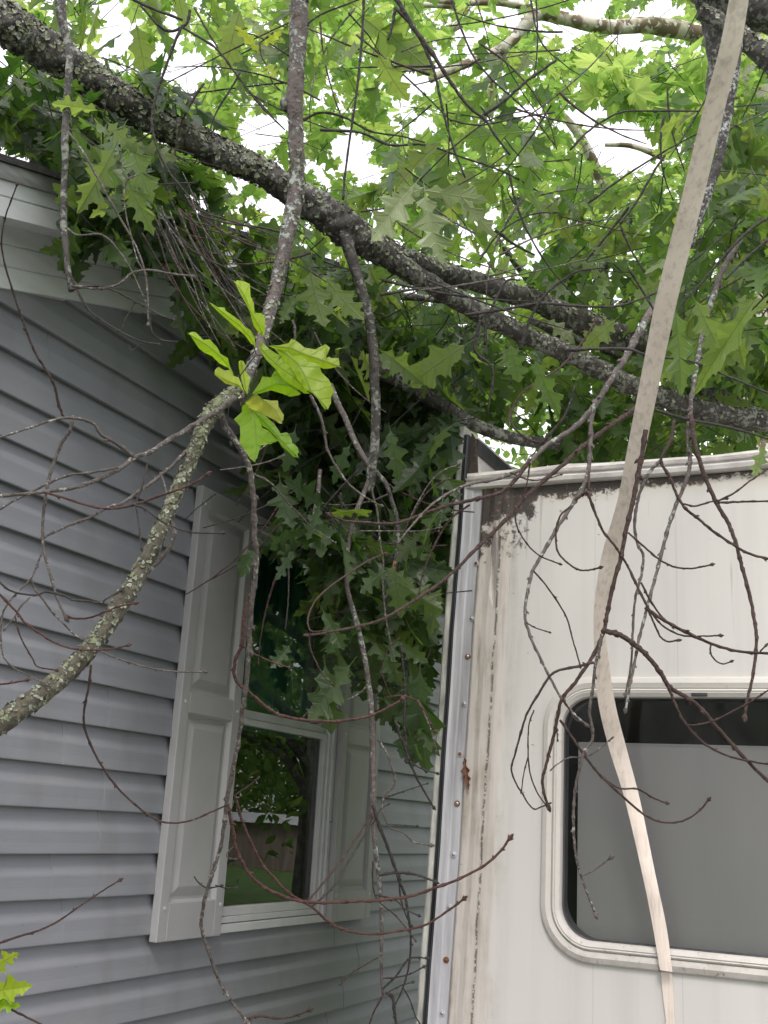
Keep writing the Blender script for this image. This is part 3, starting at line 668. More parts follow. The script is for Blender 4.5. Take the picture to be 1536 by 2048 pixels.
# ================================================================== BRANCHES
RG = random.Random(11)
NPR = np.random.RandomState(7)
def frames(pts):
    T = []; n = len(pts)
    for i in range(n):
        d = pts[min(n - 1, i + 1)] - pts[max(0, i - 1)]; T.append(d / (np.linalg.norm(d) + 1e-9))
    a = np.array([0.3, 0.5, 0.8]); u = a - T[0] * a.dot(T[0]); u /= np.linalg.norm(u); U = [u]
    for i in range(1, n):
        u = U[-1] - T[i] * U[-1].dot(T[i]); u /= (np.linalg.norm(u) + 1e-9); U.append(u)
    return T, U
def tube(mb, pts, rad, sides, lump=0.0, caps=True):
    pts = [np.array(p) for p in pts]; T, U = frames(pts); vs = []; n = len(pts)
    ph = RG.random() * 6
    for i in range(n):
        V = np.cross(T[i], U[i])
        for j in range(sides):
            a = 2 * math.pi * j / sides
            r = rad[i] * (1 + lump * (0.5 * math.sin(3 * a + i * 0.6 + ph) + 0.35 * math.sin(5 * a - i * 0.9) + RG.uniform(-0.5, 0.5)))
            vs.append(pts[i] + (U[i] * math.cos(a) + V * math.sin(a)) * r)
    fs = [(i * sides + j, i * sides + (j + 1) % sides, (i + 1) * sides + (j + 1) % sides, (i + 1) * sides + j) for i in range(n - 1) for j in range(sides)]
    if caps: fs += [tuple(reversed(range(sides))), tuple(range((n - 1) * sides, n * sides))]
    mb.add(vs, fs)
def resample(px, per):
    """px: [(x, y, width_px, depth)] with None allowed for depth -> interpolated"""
    px = [list(q) if len(q) == 4 else list(q) + [None] for q in px]
    idx = [i for i, q in enumerate(px) if q[3] is not None]
    # chord lengths for interpolation of depth and width
    s = [0]
    for i in range(1, len(px)): s.append(s[-1] + math.hypot(px[i][0] - px[i - 1][0], px[i][1] - px[i - 1][1]))
    dep = np.interp(s, [s[i] for i in idx], [px[i][3] for i in idx])
    wi = [i for i, q in enumerate(px) if q[2] is not None]
    wid = np.interp(s, [s[i] for i in wi], [px[i][2] for i in wi])
    arr = [np.array([q[0], q[1], wid[i], dep[i]]) for i, q in enumerate(px)]
    return catmull(arr, per)
def limb(name, px, material, parent, sides=14, per=6, lump=0.10):
    c = resample(px, per); pts = [P(q[0], q[1], q[3]) for q in c]; rad = [q[2] / 2 * q[3] / F for q in c]
    mb = MB(); tube(mb, pts, rad, sides, lump); o = mb.build(name, material, parent, smooth=True)
    return o, pts, rad
def twig_geo(mb, px, per=6, buds=True, knob=0.38, wob=0.12):
    c = resample(px, per)
    pts = [P(q[0], q[1], q[3]) for q in c]; rad = [max(0.0008, q[2] / 2 * 0.72 * q[3] / F * RG.uniform(0.95, 1.05)) for q in c]
    if wob:
        for i in range(1, len(pts) - 1): pts[i] = pts[i] + NPR.normal(0, wob, 3) * rad[i]
    # nodes: small swellings every few centimetres
    L = 0; nxt = 0.02
    knots = []
    for i in range(1, len(pts)):
        L += np.linalg.norm(pts[i] - pts[i - 1])
        if L > nxt: knots.append(i); nxt = L + RG.uniform(0.022, 0.05)
    for i in knots: rad[i] *= 1 + knob * RG.uniform(0.3, 1.1)
    tube(mb, pts, rad, 7 if rad[0] < 0.006 else 9, 0.07)
    if buds:
        T, U = frames(pts)
        for n_, i in enumerate(knots):
            if RG.random() < 0.5 and i < len(pts) - 1:
                a = RG.random() * 6.28; V = np.cross(T[i], U[i]); d = U[i] * math.cos(a) + V * math.sin(a)
                r = rad[i] * 0.75; l = max(0.004, r * 1.8)
                q0 = pts[i] + d * rad[i] * 0.5; q1 = q0 + (d * 0.8 + T[i] * 0.7) * l * 0.6; q2 = q0 + (d * 0.9 + T[i] * 1.1) * l
                tube(mb, [q0, q1, q2], [r * 0.7, r * 0.75, r * 0.1], 6)
        e = pts[-1]; t_ = T[-1]; r = max(rad[-1] * 1.7, 0.0022)
        tube(mb, [e - t_ * r * 0.5, e + t_ * r * 1.0, e + t_ * r * 2.4, e + t_ * r * 3.6], [rad[-1], r, r * 0.85, r * 0.15], 7)
        for s_ in (-1, 1):
            d = U[-1] * s_ + t_ * 1.3
            tube(mb, [e, e + d * r * 0.8, e + d * r * 1.6], [r * 0.5, r * 0.55, r * 0.1], 6)
    return pts, rad
def twig(px, parent, material=None, d=None, **kw):
    if d is not None: px = [tuple(px[0][:3]) + (d,)] + [tuple(q) if len(q) > 2 else (q[0], q[1], None) for q in px[1:]]
    mb = MB(); twig_geo(mb, px, **kw); return mb.build('twig', material or M_twig, parent, smooth=True)
def tw(flat, w0, w1, d0, d1=None):
    """flat list x,y,x,y.. with start/end widths and depths"""
    pts = [(flat[i], flat[i + 1]) for i in range(0, len(flat), 2)]; d1 = d0 if d1 is None else d1
    out = [(x, y, None, None) for x, y in pts]
    out[0] = (*pts[0], w0, d0); out[-1] = (*pts[-1], w1, d1); return out
def flakes(name, pts, rad, n, parent, size=(0.004, 0.012), material=None):
    """crusty lichen lobes on a limb"""
    mb = MB(); T, U = frames(pts)
    for _ in range(n):
        i = RG.randrange(len(pts) - 1); f = RG.random(); c = pts[i] * (1 - f) + pts[i + 1] * f; r = rad[i] * (1 - f) + rad[i + 1] * f
        V = np.cross(T[i], U[i]); a = RG.random() * 6.283; dN = U[i] * math.cos(a) + V * math.sin(a)
        if dN[2] < -0.3 and RG.random() < 0.6: continue
        e1 = T[i]; e2 = np.cross(dN, e1); s = RG.uniform(*size); k = 7
        ctr = c + dN * (r * 1.01 + s * 0.12)
        ring = []
        for j in range(k):
            b = 2 * math.pi * j / k; rr = s * RG.uniform(0.5, 1.0)
            ring.append(ctr + e1 * math.cos(b) * rr + e2 * math.sin(b) * rr + dN * RG.uniform(-0.25, 0.55) * s)
        mb.add([ctr] + ring, [(0, 1 + j, 1 + (j + 1) % k) for j in range(k)], RG.random())
    o = mb.build(name, material or M_lichen, parent, attrs=True); o['kind'] = 'stuff'; return o

# ---------------------------------------------------------------- leaves
OAK = [(0.0, 0.006), (0.06, 0.02), (0.11, 0.075), (0.155, 0.20), (0.175, 0.165), (0.20, 0.185), (0.225, 0.115), (0.275, 0.065), (0.33, 0.09), (0.385, 0.20), (0.42, 0.355), (0.445, 0.295), (0.485, 0.345), (0.50, 0.23),
       (0.53, 0.12), (0.585, 0.085), (0.635, 0.15), (0.68, 0.27), (0.725, 0.335), (0.735, 0.25), (0.775, 0.27), (0.765, 0.14), (0.80, 0.075), (0.845, 0.085), (0.885, 0.16), (0.90, 0.085), (0.945, 0.055), (1.0, 0.0)]
MIDX = [0.0, 0.12, 0.27, 0.40, 0.55, 0.68, 0.80, 0.92, 1.0]
def oak_shape(rng, narrow=1.0):
    """local coordinates: x along the leaf, y across, z out of plane"""
    w = narrow * rng.uniform(0.62, 1.0); soft = rng.uniform(0, 0.5); fold = rng.uniform(-0.1, 0.55); curl = rng.uniform(-0.45, 0.15); ph = rng.random() * 6; wv = rng.uniform(0.02, 0.06); side = rng.uniform(-0.12, 0.12)
    def z(x, y): return fold * abs(y) + curl * x * x + wv * math.sin(x * 11 + ph + y * 6) * (abs(y) * 4)
    vs = [(x, 0 + side * x * x, curl * x * x) for x in MIDX]; uv = [(x, 0.0) for x in MIDX]; fs = []
    for s in (1, -1):
        base = len(vs); jit = [rng.uniform(-0.015, 0.015) for _ in OAK]; sc = [rng.uniform(0.82, 1.12) for _ in range(5)]
        for i, (x, y) in enumerate(OAK):
            q = sc[min(4, int(x * 4.6))]; yy = s * ((y * (1 - soft) + soft * 0.27 * math.sin(math.pi * min(1, max(0, x))) ** 0.8) * w * q); xx = x + (jit[i] if 0 < i < len(OAK) - 1 else 0) + (0.02 * s if 0.1 < x < 0.95 else 0)
            vs.append((xx, yy + side * xx * xx, z(xx, yy))); uv.append((x, s * y))
        near = [min(range(len(MIDX)), key=lambda k: abs(MIDX[k] - (x - 0.55 * y))) for x, y in OAK]
        for i in range(1, len(near)): near[i] = max(near[i], near[i - 1])
        for i in range(len(OAK) - 1):
            a, b = base + i, base + i + 1; ma, m_b = near[i], near[i + 1]
            tris = [(a, b, ma)] if ma == m_b else [(a, b, m_b), (a, m_b, ma)]
            for t_ in tris:
                fs.append(t_ if s > 0 else t_[::-1])
    vs += [(-0.16, -0.004, 0.01), (-0.16, 0.004, 0.01), (0.01, 0.006, 0.0), (0.01, -0.006, 0.0)]; uv += [(0, 0)] * 4; n = len(vs); fs.append((n - 4, n - 3, n - 2, n - 1))
    return vs, fs, uv
SYC = [(-150, 0.16), (-138, 0.30), (-122, 0.34), (-112, 0.44), (-104, 0.36), (-92, 0.40), (-82, 0.26), (-72, 0.40), (-64, 0.46), (-52, 0.60), (-45, 0.50), (-36, 0.50), (-28, 0.36), (-19, 0.50), (-12, 0.54), (0, 0.74)]
def syc_shape(rng):
    curl = rng.uniform(-0.35, 0.25); ph = rng.random() * 6; wv = rng.uniform(0.02, 0.06); fold = rng.uniform(-0.3, 0.3)
    out = []
    q = SYC + [(-a, r) for a, r in reversed(SYC[:-1])]
    for a, r in q: out.append((a + rng.uniform(-3, 3), r * rng.uniform(0.9, 1.1)))
    vs = [(0.25, 0, 0.0)]; uv = [(0.0, 0.0)]
    for fr in (0.5, 1.0):
        for a, r in out:
            rr = r * fr; x = 0.25 + rr * math.cos(R(a)); y = rr * math.sin(R(a))
            vs.append((x, y, curl * rr * rr + fold * abs(y) * 0.6 + wv * math.sin(R(a) * 5 + ph) * fr)); uv.append((x - 0.25, y))
    n = len(out); fs = [(0, 1 + i, 1 + (i + 1) % n) for i in range(n - 1)] + [(1 + i, 1 + n + i, 1 + n + i + 1, 1 + i + 1) for i in range(n - 1)]
    vs += [(-0.25, -0.006, 0.02), (-0.25, 0.006, 0.02), (0.25, 0.006, 0.0), (0.25, -0.006, 0.0)]; uv += [(0, 0)] * 4; m_ = len(vs); fs.append((m_ - 4, m_ - 3, m_ - 2, m_ - 1))
    return vs, fs, uv
def small_shape(rng):
    c = rng.uniform(-0.3, 0.3); pts = [(0, 0), (0.2, 0.2), (0.5, 0.28), (0.8, 0.16), (1, 0), (0.8, -0.16), (0.5, -0.28), (0.2, -0.2)]
    return [(x, y, c * x * x + 0.3 * abs(y)) for x, y in pts], [(0, 1, 2, 3, 4), (0, 4, 5, 6, 7)], [(x, y) for x, y in pts]
lr = random.Random(21)
SHAPES = {'oak': [oak_shape(lr) for _ in range(30)], 'syc': [syc_shape(lr) for _ in range(12)], 'small': [small_shape(lr) for _ in range(4)]}
for k_ in SHAPES: SHAPES[k_] = [(np.array(v), f, uv) for v, f, uv in SHAPES[k_]]
def put_leaf(mb, kind, base, d, nrm, size, rnd):
    V, fs, uv = SHAPES[kind][RG.randrange(len(SHAPES[kind]))]
    d = d / np.linalg.norm(d); nrm = nrm - d * nrm.dot(d); nrm /= (np.linalg.norm(nrm) + 1e-9); s = np.cross(nrm, d)
    if RG.random() < 0.5: s = -s; nrm = nrm                    # mirrored leaf
    vs = base + (V[:, 0:1] * d + V[:, 1:2] * s + V[:, 2:3] * nrm) * size
    b = len(mb.v); mb.v.extend(map(tuple, vs.tolist())); mb.f.extend([tuple(b + i for i in f) for f in fs]); mb.rnd.extend([rnd] * len(vs)); mb.uv.extend(uv)
def proj(q):
    v = AX.T @ (np.asarray(q) - CAM); return 768 + F * v[0] / v[2], 1024 + F * v[1] / v[2], v[2]
OPEN = []                                     # gaps in the canopy where the sky shows through (ellipses)
CLEAR = None
LIMB_A = [(q[0], q[1]) for q in ((0, 40), (150, 135), (230, 192), (330, 252), (430, 303), (520, 342), (600, 393), (660, 432), (705, 468), (750, 498), (850, 562), (950, 620), (1060, 675), (1150, 713), (1230, 755), (1330, 797), (1430, 826), (1536, 845))]
LIMB_B = [(700, 462), (760, 492), (830, 522), (900, 548), (1000, 580), (1080, 606), (1150, 640), (1230, 672), (1310, 692)]
def near_line(x, y, L, w):
    for (x0, y0), (x1, y1) in zip(L, L[1:]):
        if x0 <= x <= x1: return abs(y - (y0 + (y1 - y0) * (x - x0) / (x1 - x0))) < w
    return False
def leaf_ok(q, d, sz, kind):
    for f in (0, 1.15):
        e = q + d * sz * f
        if e[0] < HX + 0.07 and Y_L - 0.2 < e[1] < Y_R + 0.2 and e[2] < rake_z(e[1]) + 0.36: return False
        if e[0] > -1.40 and TY - 0.03 < e[1] < TY + D and e[2] < 2.80: return False
    for f in (0.1, 0.55, 0.95):
        x, y, z = proj(q + d * sz * f)
        if z < 0.3: return True
        if y < 540 and any(((x - a) / rx) ** 2 + ((y - b) / ry) ** 2 < 1 for a, b, rx, ry in OPEN): return False
        if kind == 'oak':
            if z < 4.2 and near_line(x, y, LIMB_A, 30) and RG.random() < 0.93: return False
            if z < 4.4 and near_line(x, y, LIMB_B, 24) and RG.random() < 0.9: return False
            if 470 < x < 1100 and 960 < y < 1600:             # keep the shutter, lower sash and camper corner clear
                if x < 500 and y > 960: return False
                if x < 600 and y > 1120: return False
                if y > 1380 and x < 690: return False
                if y > 1440 and x < 800: return False
                if y > 1540: return False
            if 925 - (y - 870) * 0.0705 - 10 < x < 1060 and 855 < y < 1700: return False
            if (x < 122 and y > 296 + x * 0.48) or (x < 345 and y > 540 + 12 * math.sin(x * 0.05)): return False
        if kind == 'syc' and 870 < x < 1490 and z < 8.2 and abs(y - (52 if x > 1050 else 52 + (1050 - x) * 0.5)) < 26: return False
        if x > 1470 and 380 < y < 640 and z < 8 and kind == 'syc': return False
    return True
def rvec(): 
    v = NPR.normal(size=3); return v / np.linalg.norm(v)
def spray(mb, tb, kind, c, L, n, size, droop=0.6, flat=0.5):
    """one leafy shoot: a thin twig with leaves along it"""
    d = rvec(); d[2] = d[2] * 0.5 - 0.25 * droop; d /= np.linalg.norm(d)
    side = np.cross(d, np.array([0, 0, 1.0])); side /= (np.linalg.norm(side) + 1e-9)
    pts = [c - d * L * 0.5 + d * L * t_ + np.array([0, 0, -0.12 * L * t_ * t_]) + side * 0.05 * L * math.sin(t_ * 3) for t_ in (0, 0.33, 0.66, 1.0)]
    kept = 0
    for i in range(n):
        t_ = 0.25 + 0.75 * (i + RG.random() * 0.6) / n; k = min(2, int(t_ * 3)); f = t_ * 3 - k; q = pts[k] * (1 - f) + pts[min(3, k + 1)] * f
        a = 1 if i % 2 else -1
        ld = d * 0.6 + side * a * RG.uniform(0.2, 0.9) + rvec() * 0.45 + np.array([0, 0, -droop * RG.uniform(0.3, 1.3)])
        ld /= np.linalg.norm(ld); nr = np.array([0, 0, 1.0]) * flat + rvec() * 0.75
        sz = size * RG.uniform(0.7, 1.15)
        if leaf_ok(q, ld, sz, kind): put_leaf(mb, kind, q + ld * sz * 0.15, ld, nr, sz, RG.random()); kept += 1
    if tb is not None and kept > n * 0.55: tube(tb, pts, [0.0028, 0.0022, 0.0018, 0.0012], 4, 0, False)
def inside(x, y, holes): return any(((x - a) / rx) ** 2 + ((y - b) / ry) ** 2 < 1 for a, b, rx, ry in holes)
def fill(mb, tb, kind, box, count, dr, size, n=(4, 8), L=0.3, droop=0.6, flat=0.5, holes=(), keep=None):
    x0, y0, x1, y1 = box; done = 0; tries = 0
    while done < count and tries < count * 20:
        tries += 1; x = RG.uniform(x0, x1); y = RG.uniform(y0, y1)
        if inside(x, y, holes) or (keep and not keep(x, y)): continue
        d = RG.uniform(*dr); c = P(x, y, d)
        if c[0] < HX + 0.10 and c[2] < rake_z(c[1]) + 0.45: continue          # not inside the house
        if c[0] > -1.45 and c[1] > TY - 0.05 and c[1] < TY + D + 0.1 and c[2] < 2.95 and kind != 'small': continue
        spray(mb, tb, kind, c, L, RG.randint(*n), size, droop, flat); done += 1

# ================================================================== A: the fallen oak across house and camper
oak = empty('fallen_oak_tree', tuple(P(715, 470, 3.35)), 'fallen oak whose thick lichened limbs lie across house roof and camper', 'tree', 'trees')
o, pA, rA = limb('limb', [(-120, -20, 80, 3.0), (0, 40, 80, 3.0), (60, 80, 80), (150, 135, 70), (230, 192, 66, 3.1), (330, 252, 56), (430, 303, 60), (520, 342, 52), (600, 393, 60, 3.3), (660, 432, 68), (705, 468, 68, 3.34), (750, 498, 52, 3.38), (800, 530, 42, 3.42), (850, 562, 36, 3.46), (950, 620, 38, 3.6), (1060, 675, 34, 3.7),
    (1150, 713, 38, 3.8), (1230, 755, 36, 3.85), (1330, 797, 40, 3.9), (1430, 826, 38, 3.95), (1536, 845, 42, 4.0), (1640, 860, 44, 4.05)], M_bark, oak, 26, 14, 0.17)
o['label'] = 'thickest dark limb running from upper left down to the camper roof'
flakes('lichen', pA, rA, 2600, oak, (0.003, 0.010)); fl2 = flakes('lichen', pA[:100], rA[:100], 1500, oak, (0.004, 0.013))
o, pB, rB = limb('limb', [(700, 462, 50, 3.36), (760, 492, 40, 3.42), (830, 522, 36, 3.5), (900, 548, 38, 3.6), (1000, 580, 40, 3.8), (1080, 606, 42, 3.95), (1150, 640, 52, 4.05), (1230, 672, 54, 4.15), (1310, 692, 50, 4.25), (1400, 700, 44, 4.3), (1500, 700, 38, 4.4), (1620, 705, 36, 4.5)], M_bark, oak, 18, 8, 0.12)
flakes('lichen', pB, rB, 1100, oak, (0.004, 0.013))
o, pC, rC = limb('limb', [(560, 655, 40, 3.8), (620, 675, 44), (690, 708, 40), (760, 742, 32, 3.7), (830, 778, 30), (890, 815, 28), (950, 850, 26), (1040, 880, 24, 3.9), (1150, 890, 22, 4.2)], M_bark, oak, 14, 7, 0.12)
flakes('lichen', pC, rC, 90, oak, (0.004, 0.011))
limb('limb', [(740, 590, 14, 4.0), (800, 592, 16), (860, 598, 14), (960, 606, 12, 4.2)], M_bark, oak, 9, 5)
limb('limb', [(1060, 640, 14, 4.2), (1120, 668, 16), (1180, 690, 14), (1240, 715, 12, 4.4)], M_bark, oak, 9, 5)
limb('limb', [(1400, 780, 28, 4.3), (1450, 800, 36), (1500, 825, 30), (1560, 840, 26, 4.4)], M_bark, oak, 11, 5)
# stem dropping from the fork into the gap between house and camper
hang = empty('hanging_oak_branch', tuple(P(700, 490, 3.3)), 'dark forked oak branch hanging from the limb down the gap beside the camper', 'branch', 'hanging branches')
limb('stem', [(688, 462, 27.9, 3.30), (702, 510, 24.6), (716, 555, 21.3), (732, 610, 20.5, 3.28), (742, 660, 19.7), (748, 720, 19.7), (750, 780, 19.7, 3.25), (752, 840, 18.9), (748, 900, 18.0), (742, 950, 19.7), (738, 985, 16.4, 3.2)], M_bark, hang, 12, 7, 0.14)
limb('stem', [(742, 935, 12.3, 3.22), (757, 950, 10.7), (772, 968, 9.8), (784, 1003, 9.0), (793, 1035, 9.0), (796, 1092, 9.8), (790, 1132, 10.7, 3.15)], M_bark, hang, 9, 6, 0.15)
limb('stem', [(738, 960, 9.8, 3.2), (722, 1000, 9.8), (705, 1045, 9.8), (696, 1100, 9.0), (693, 1160, 9.0, 3.1), (700, 1200, 9.8), (712, 1240, 10.7), (726, 1300, 10.7), (735, 1350, 10.7, 3.05), (741, 1400, 11.5), (745, 1470, 12.3), (747, 1550, 11.5), (746, 1620, 11.5, 3.0), (749, 1680, 9.8), (757, 1745, 9.0), (762, 1800, 9.0), (763, 1850, 8.2), (763, 1900, 7.4), (763, 1950, 6.6), (766, 1990, 5.7, 2.95)], M_bark_grey, hang, 10, 6, 0.12)
limb('stem', [(660, 770, 14, 3.4), (672, 800, 13), (690, 835, 12), (704, 870, 12), (722, 905, 12), (745, 940, 11, 3.2)], M_bark_grey, hang, 8, 5, 0.15)
limb('stem', [(640, 940, 8, 3.3), (636, 990, 9), (630, 1020, 9), (627, 1050, 8), (632, 1075, 8, 3.2)], M_bark_grey, hang, 7, 4, 0.15)
for fl, w0, w1, d0, mt in [
    ([743, 975, 748, 1000, 753, 1014, 758, 1053, 760, 1085, 766, 1120, 766, 1170, 772, 1240, 785, 1300, 792, 1340], 6, 4, 3.1, M_twig_grey),
    ([745, 1610, 758, 1650, 770, 1680, 785, 1720, 800, 1765, 810, 1790, 818, 1840, 822, 1880, 818, 1930, 806, 1975, 790, 2010], 10, 4, 2.9, M_twig_dark),
    ([800, 1745, 800, 1790, 812, 1830, 822, 1850], 5, 4, 2.9, M_twig_dark),
    ([757, 1480, 770, 1500, 783, 1530, 790, 1560, 785, 1575, 770, 1590, 765, 1610, 768, 1630, 780, 1655, 805, 1665, 830, 1685, 858, 1690], 7, 4, 2.9, M_twig_grey),
    ([768, 1596, 800, 1585, 830, 1575, 852, 1568], 5, 3, 2.9, M_twig_dark), ([775, 1648, 800, 1650, 832, 1652], 3, 3, 2.9, M_twig_dark),
    ([757, 1751, 790, 1745, 825, 1748, 850, 1755, 868, 1762], 8, 6, 2.9, M_twig_dark),
    ([746, 1722, 745, 1760, 750, 1790, 765, 1810, 790, 1830, 815, 1860, 830, 1880], 5, 3, 2.88, M_twig), ([752, 1790, 790, 1800, 810, 1818, 835, 1830], 5, 4, 2.88, M_twig_dark),
    ([765, 1957, 790, 1955, 820, 1948, 845, 1935], 5, 4, 2.9, M_twig_dark), ([765, 1978, 790, 1955, 815, 1920, 835, 1915, 850, 1916], 6, 5, 2.9, M_twig_dark),
    ([756, 1915, 730, 1930, 705, 1945, 690, 1960, 682, 1968], 4, 3, 2.9, M_twig), ([766, 1990, 755, 2010, 745, 2030, 735, 2060], 6, 4, 2.9, M_twig),
    ([770, 1985, 785, 1995, 790, 2030, 795, 2060], 9, 8, 2.9, M_twig_dark), ([806, 1975, 820, 2000, 830, 2030, 838, 2045], 5, 3, 2.9, M_twig_dark), ([775, 1985, 800, 1972, 822, 1965], 4, 4, 2.9, M_twig_dark),
    ([790, 1440, 800, 1470, 808, 1490, 815, 1510, 833, 1555, 850, 1585, 866, 1612], 8, 5, 2.95, M_twig_dark), ([810, 1515, 830, 1530, 850, 1540, 872, 1546], 5, 4, 2.95, M_twig_dark),
    ([800, 1290, 806, 1330, 810, 1390, 808, 1440, 812, 1480, 812, 1515], 6, 6, 3.0, M_twig_dark), ([835, 1400, 850, 1430, 862, 1460, 872, 1500], 6, 4, 3.0, M_twig_grey),
    ([770, 1395, 800, 1391, 825, 1397, 842, 1410, 858, 1440, 868, 1460], 5, 4, 3.0, M_twig_red), ([745, 1650, 760, 1620, 775, 1610], 4, 3, 2.9, M_twig),
    ([735, 1370, 720, 1385, 690, 1400, 640, 1402, 610, 1430], 4, 3, 3.0, M_twig_grey), ([800, 1275, 775, 1300, 765, 1330, 765, 1350, 780, 1390], 4, 3, 3.0, M_twig)]:
    twig(tw(fl, w0, w1, d0), hang, mt)
stub = MB(); tube(stub, [P(791, 1122, 3.15), P(788, 1138, 3.15), P(784, 1150, 3.15)], [0.007, 0.006, 0.003], 8, 0.3); stub.build('broken_end', plain('fresh_wood', (0.18, 0.10, 0.055), 0.8, 0.5, 60), hang, smooth=True)
# brush of fine twigs at the eave
for i in range(30):
    x0 = RG.uniform(285, 400); y0 = RG.uniform(360, 470); a = RG.uniform(0.35, 0.95); L = RG.uniform(150, 330); dd = RG.uniform(2.6, 3.05)
    pts = []
    for k in range(6):
        t_ = k / 5; pts += [x0 + L * t_ * math.sin(a) * (0.8 + 0.3 * t_) + RG.uniform(-7, 7), y0 + L * t_ * math.cos(a) + 26 * math.sin(t_ * 3 + a * 9)]
    twig(tw(pts, RG.uniform(3, 6), 2.5, dd), oak, RG.choice([M_twig, M_twig_dark, M_twig_grey, M_twig]), buds=False, per=4)
# long loose twigs in the middle of the crown
for i in range(46):
    x0 = RG.uniform(380, 1500); y0 = RG.uniform(-20, 620); a = RG.uniform(-2.4, 2.4); L = RG.uniform(140, 380); dd = RG.uniform(2.7, 4.2); cv = RG.uniform(-0.8, 0.8)
    pts = []; x, y = x0, y0
    for k in range(6): pts += [x, y]; x += L / 5 * math.sin(a); y += L / 5 * math.cos(a) * 0.8; a += cv / 5
    twig(tw(pts, RG.uniform(4, 8), 3, dd), oak, RG.choice([M_twig, M_twig_dark, M_twig_grey, M_twig_dark]), buds=False, per=4)
for i in range(34):                                                  # fine twigs in the gap
    x0 = RG.uniform(520, 880); y0 = RG.uniform(620, 1150); a = RG.uniform(-1.2, 1.2); L = RG.uniform(120, 300); dd = RG.uniform(3.2, 4.2); cv = RG.uniform(-0.9, 0.9)
    pts = []; x, y = x0, y0
    for k in range(6): pts += [x, y]; x += L / 5 * math.sin(a); y += L / 5 * math.cos(a); a += cv / 5
    twig(tw(pts, RG.uniform(4, 8), 3, dd), hang, RG.choice([M_twig, M_twig_dark, M_twig_grey]), buds=False, per=4)

# ================================================================== B: slender grey branch crossing the big limb
vb = empty('grey_lichen_branch', tuple(P(598, -20, 2.7)), 'slender grey lichened branch hanging from the top edge across the big limb', 'branch', 'hanging branches')
o, pD, rD = limb('stem', [(600, -60, 36, 2.75), (598, 0, 35), (597, 60, 36), (594, 120, 32), (590, 180, 34), (591, 240, 30), (593, 300, 31), (594, 350, 30, 2.7), (590, 400, 34), (581, 445, 32), (570, 490, 30), (560, 540, 28, 2.65), (548, 590, 28), (535, 640, 26), (522, 685, 22), (508, 725, 20), (492, 765, 18), (478, 800, 16, 2.5)], M_bark_grey, vb, 14, 8, 0.12)
flakes('lichen', pD, rD, 300, vb, (0.003, 0.009))
kn = MB(); ball(kn, P(572, 208, 2.72), 0.016, (1, 1, 1.3), 8, 6); kn.build('knot', M_bark, vb, smooth=True)
twig(tw([585, 640, 590, 660, 588, 690, 583, 730], 7, 6, 2.7), vb, M_twig_grey)
twig(tw([620, 790, 640, 830, 650, 870, 655, 900, 680, 945, 705, 975, 740, 1000, 760, 1010], 9, 4, 2.9), vb, M_twig_grey)
for fl, w0, w1 in [([590, 250, 640, 225, 690, 235, 740, 262, 800, 272, 850, 285], 8, 4), ([592, 120, 560, 100, 520, 75, 470, 60], 6, 3), ([585, 470, 520, 455, 450, 445, 380, 425], 6, 4), ([600, 60, 640, 30, 690, 10, 740, -10], 6, 4)]:
    twig(tw(fl, w0, w1, 2.75), vb, M_twig_dark, buds=False)

# ================================================================== C: mossy broken branch low on the left
mb_ = empty('mossy_branch', tuple(P(0, 1445, 1.7)), 'thick broken branch crusted with green lichen in front of the siding', 'branch', 'hanging branches')
o, pE, rE = limb('stem', [(478, 775, 20, 2.2), (455, 795, 28, 2.18), (425, 822, 32), (402, 865, 30), (388, 910, 26, 2.1), (368, 950, 26), (348, 995, 26), (328, 1045, 27), (303, 1100, 31, 2.0), (275, 1155, 32), (238, 1212, 37), (192, 1282, 34, 1.9), (135, 1345, 38), (65, 1400, 42, 1.8), (0, 1447, 43), (-110, 1520, 46, 1.7)], M_bark_moss, mb_, 18, 9, 0.12)
flakes('lichen', pE, rE, 900, mb_, (0.002, 0.0065))
bk = MB(); tube(bk, [P(x, y, 1.98) for x, y in ((346, 1045), (350, 1070), (340, 1095), (318, 1122), (300, 1140), (288, 1158))], [0.0035, 0.004, 0.0045, 0.004, 0.0035, 0.002], 6, 0.3); bk.build('peeled_bark', M_twig_grey, mb_)
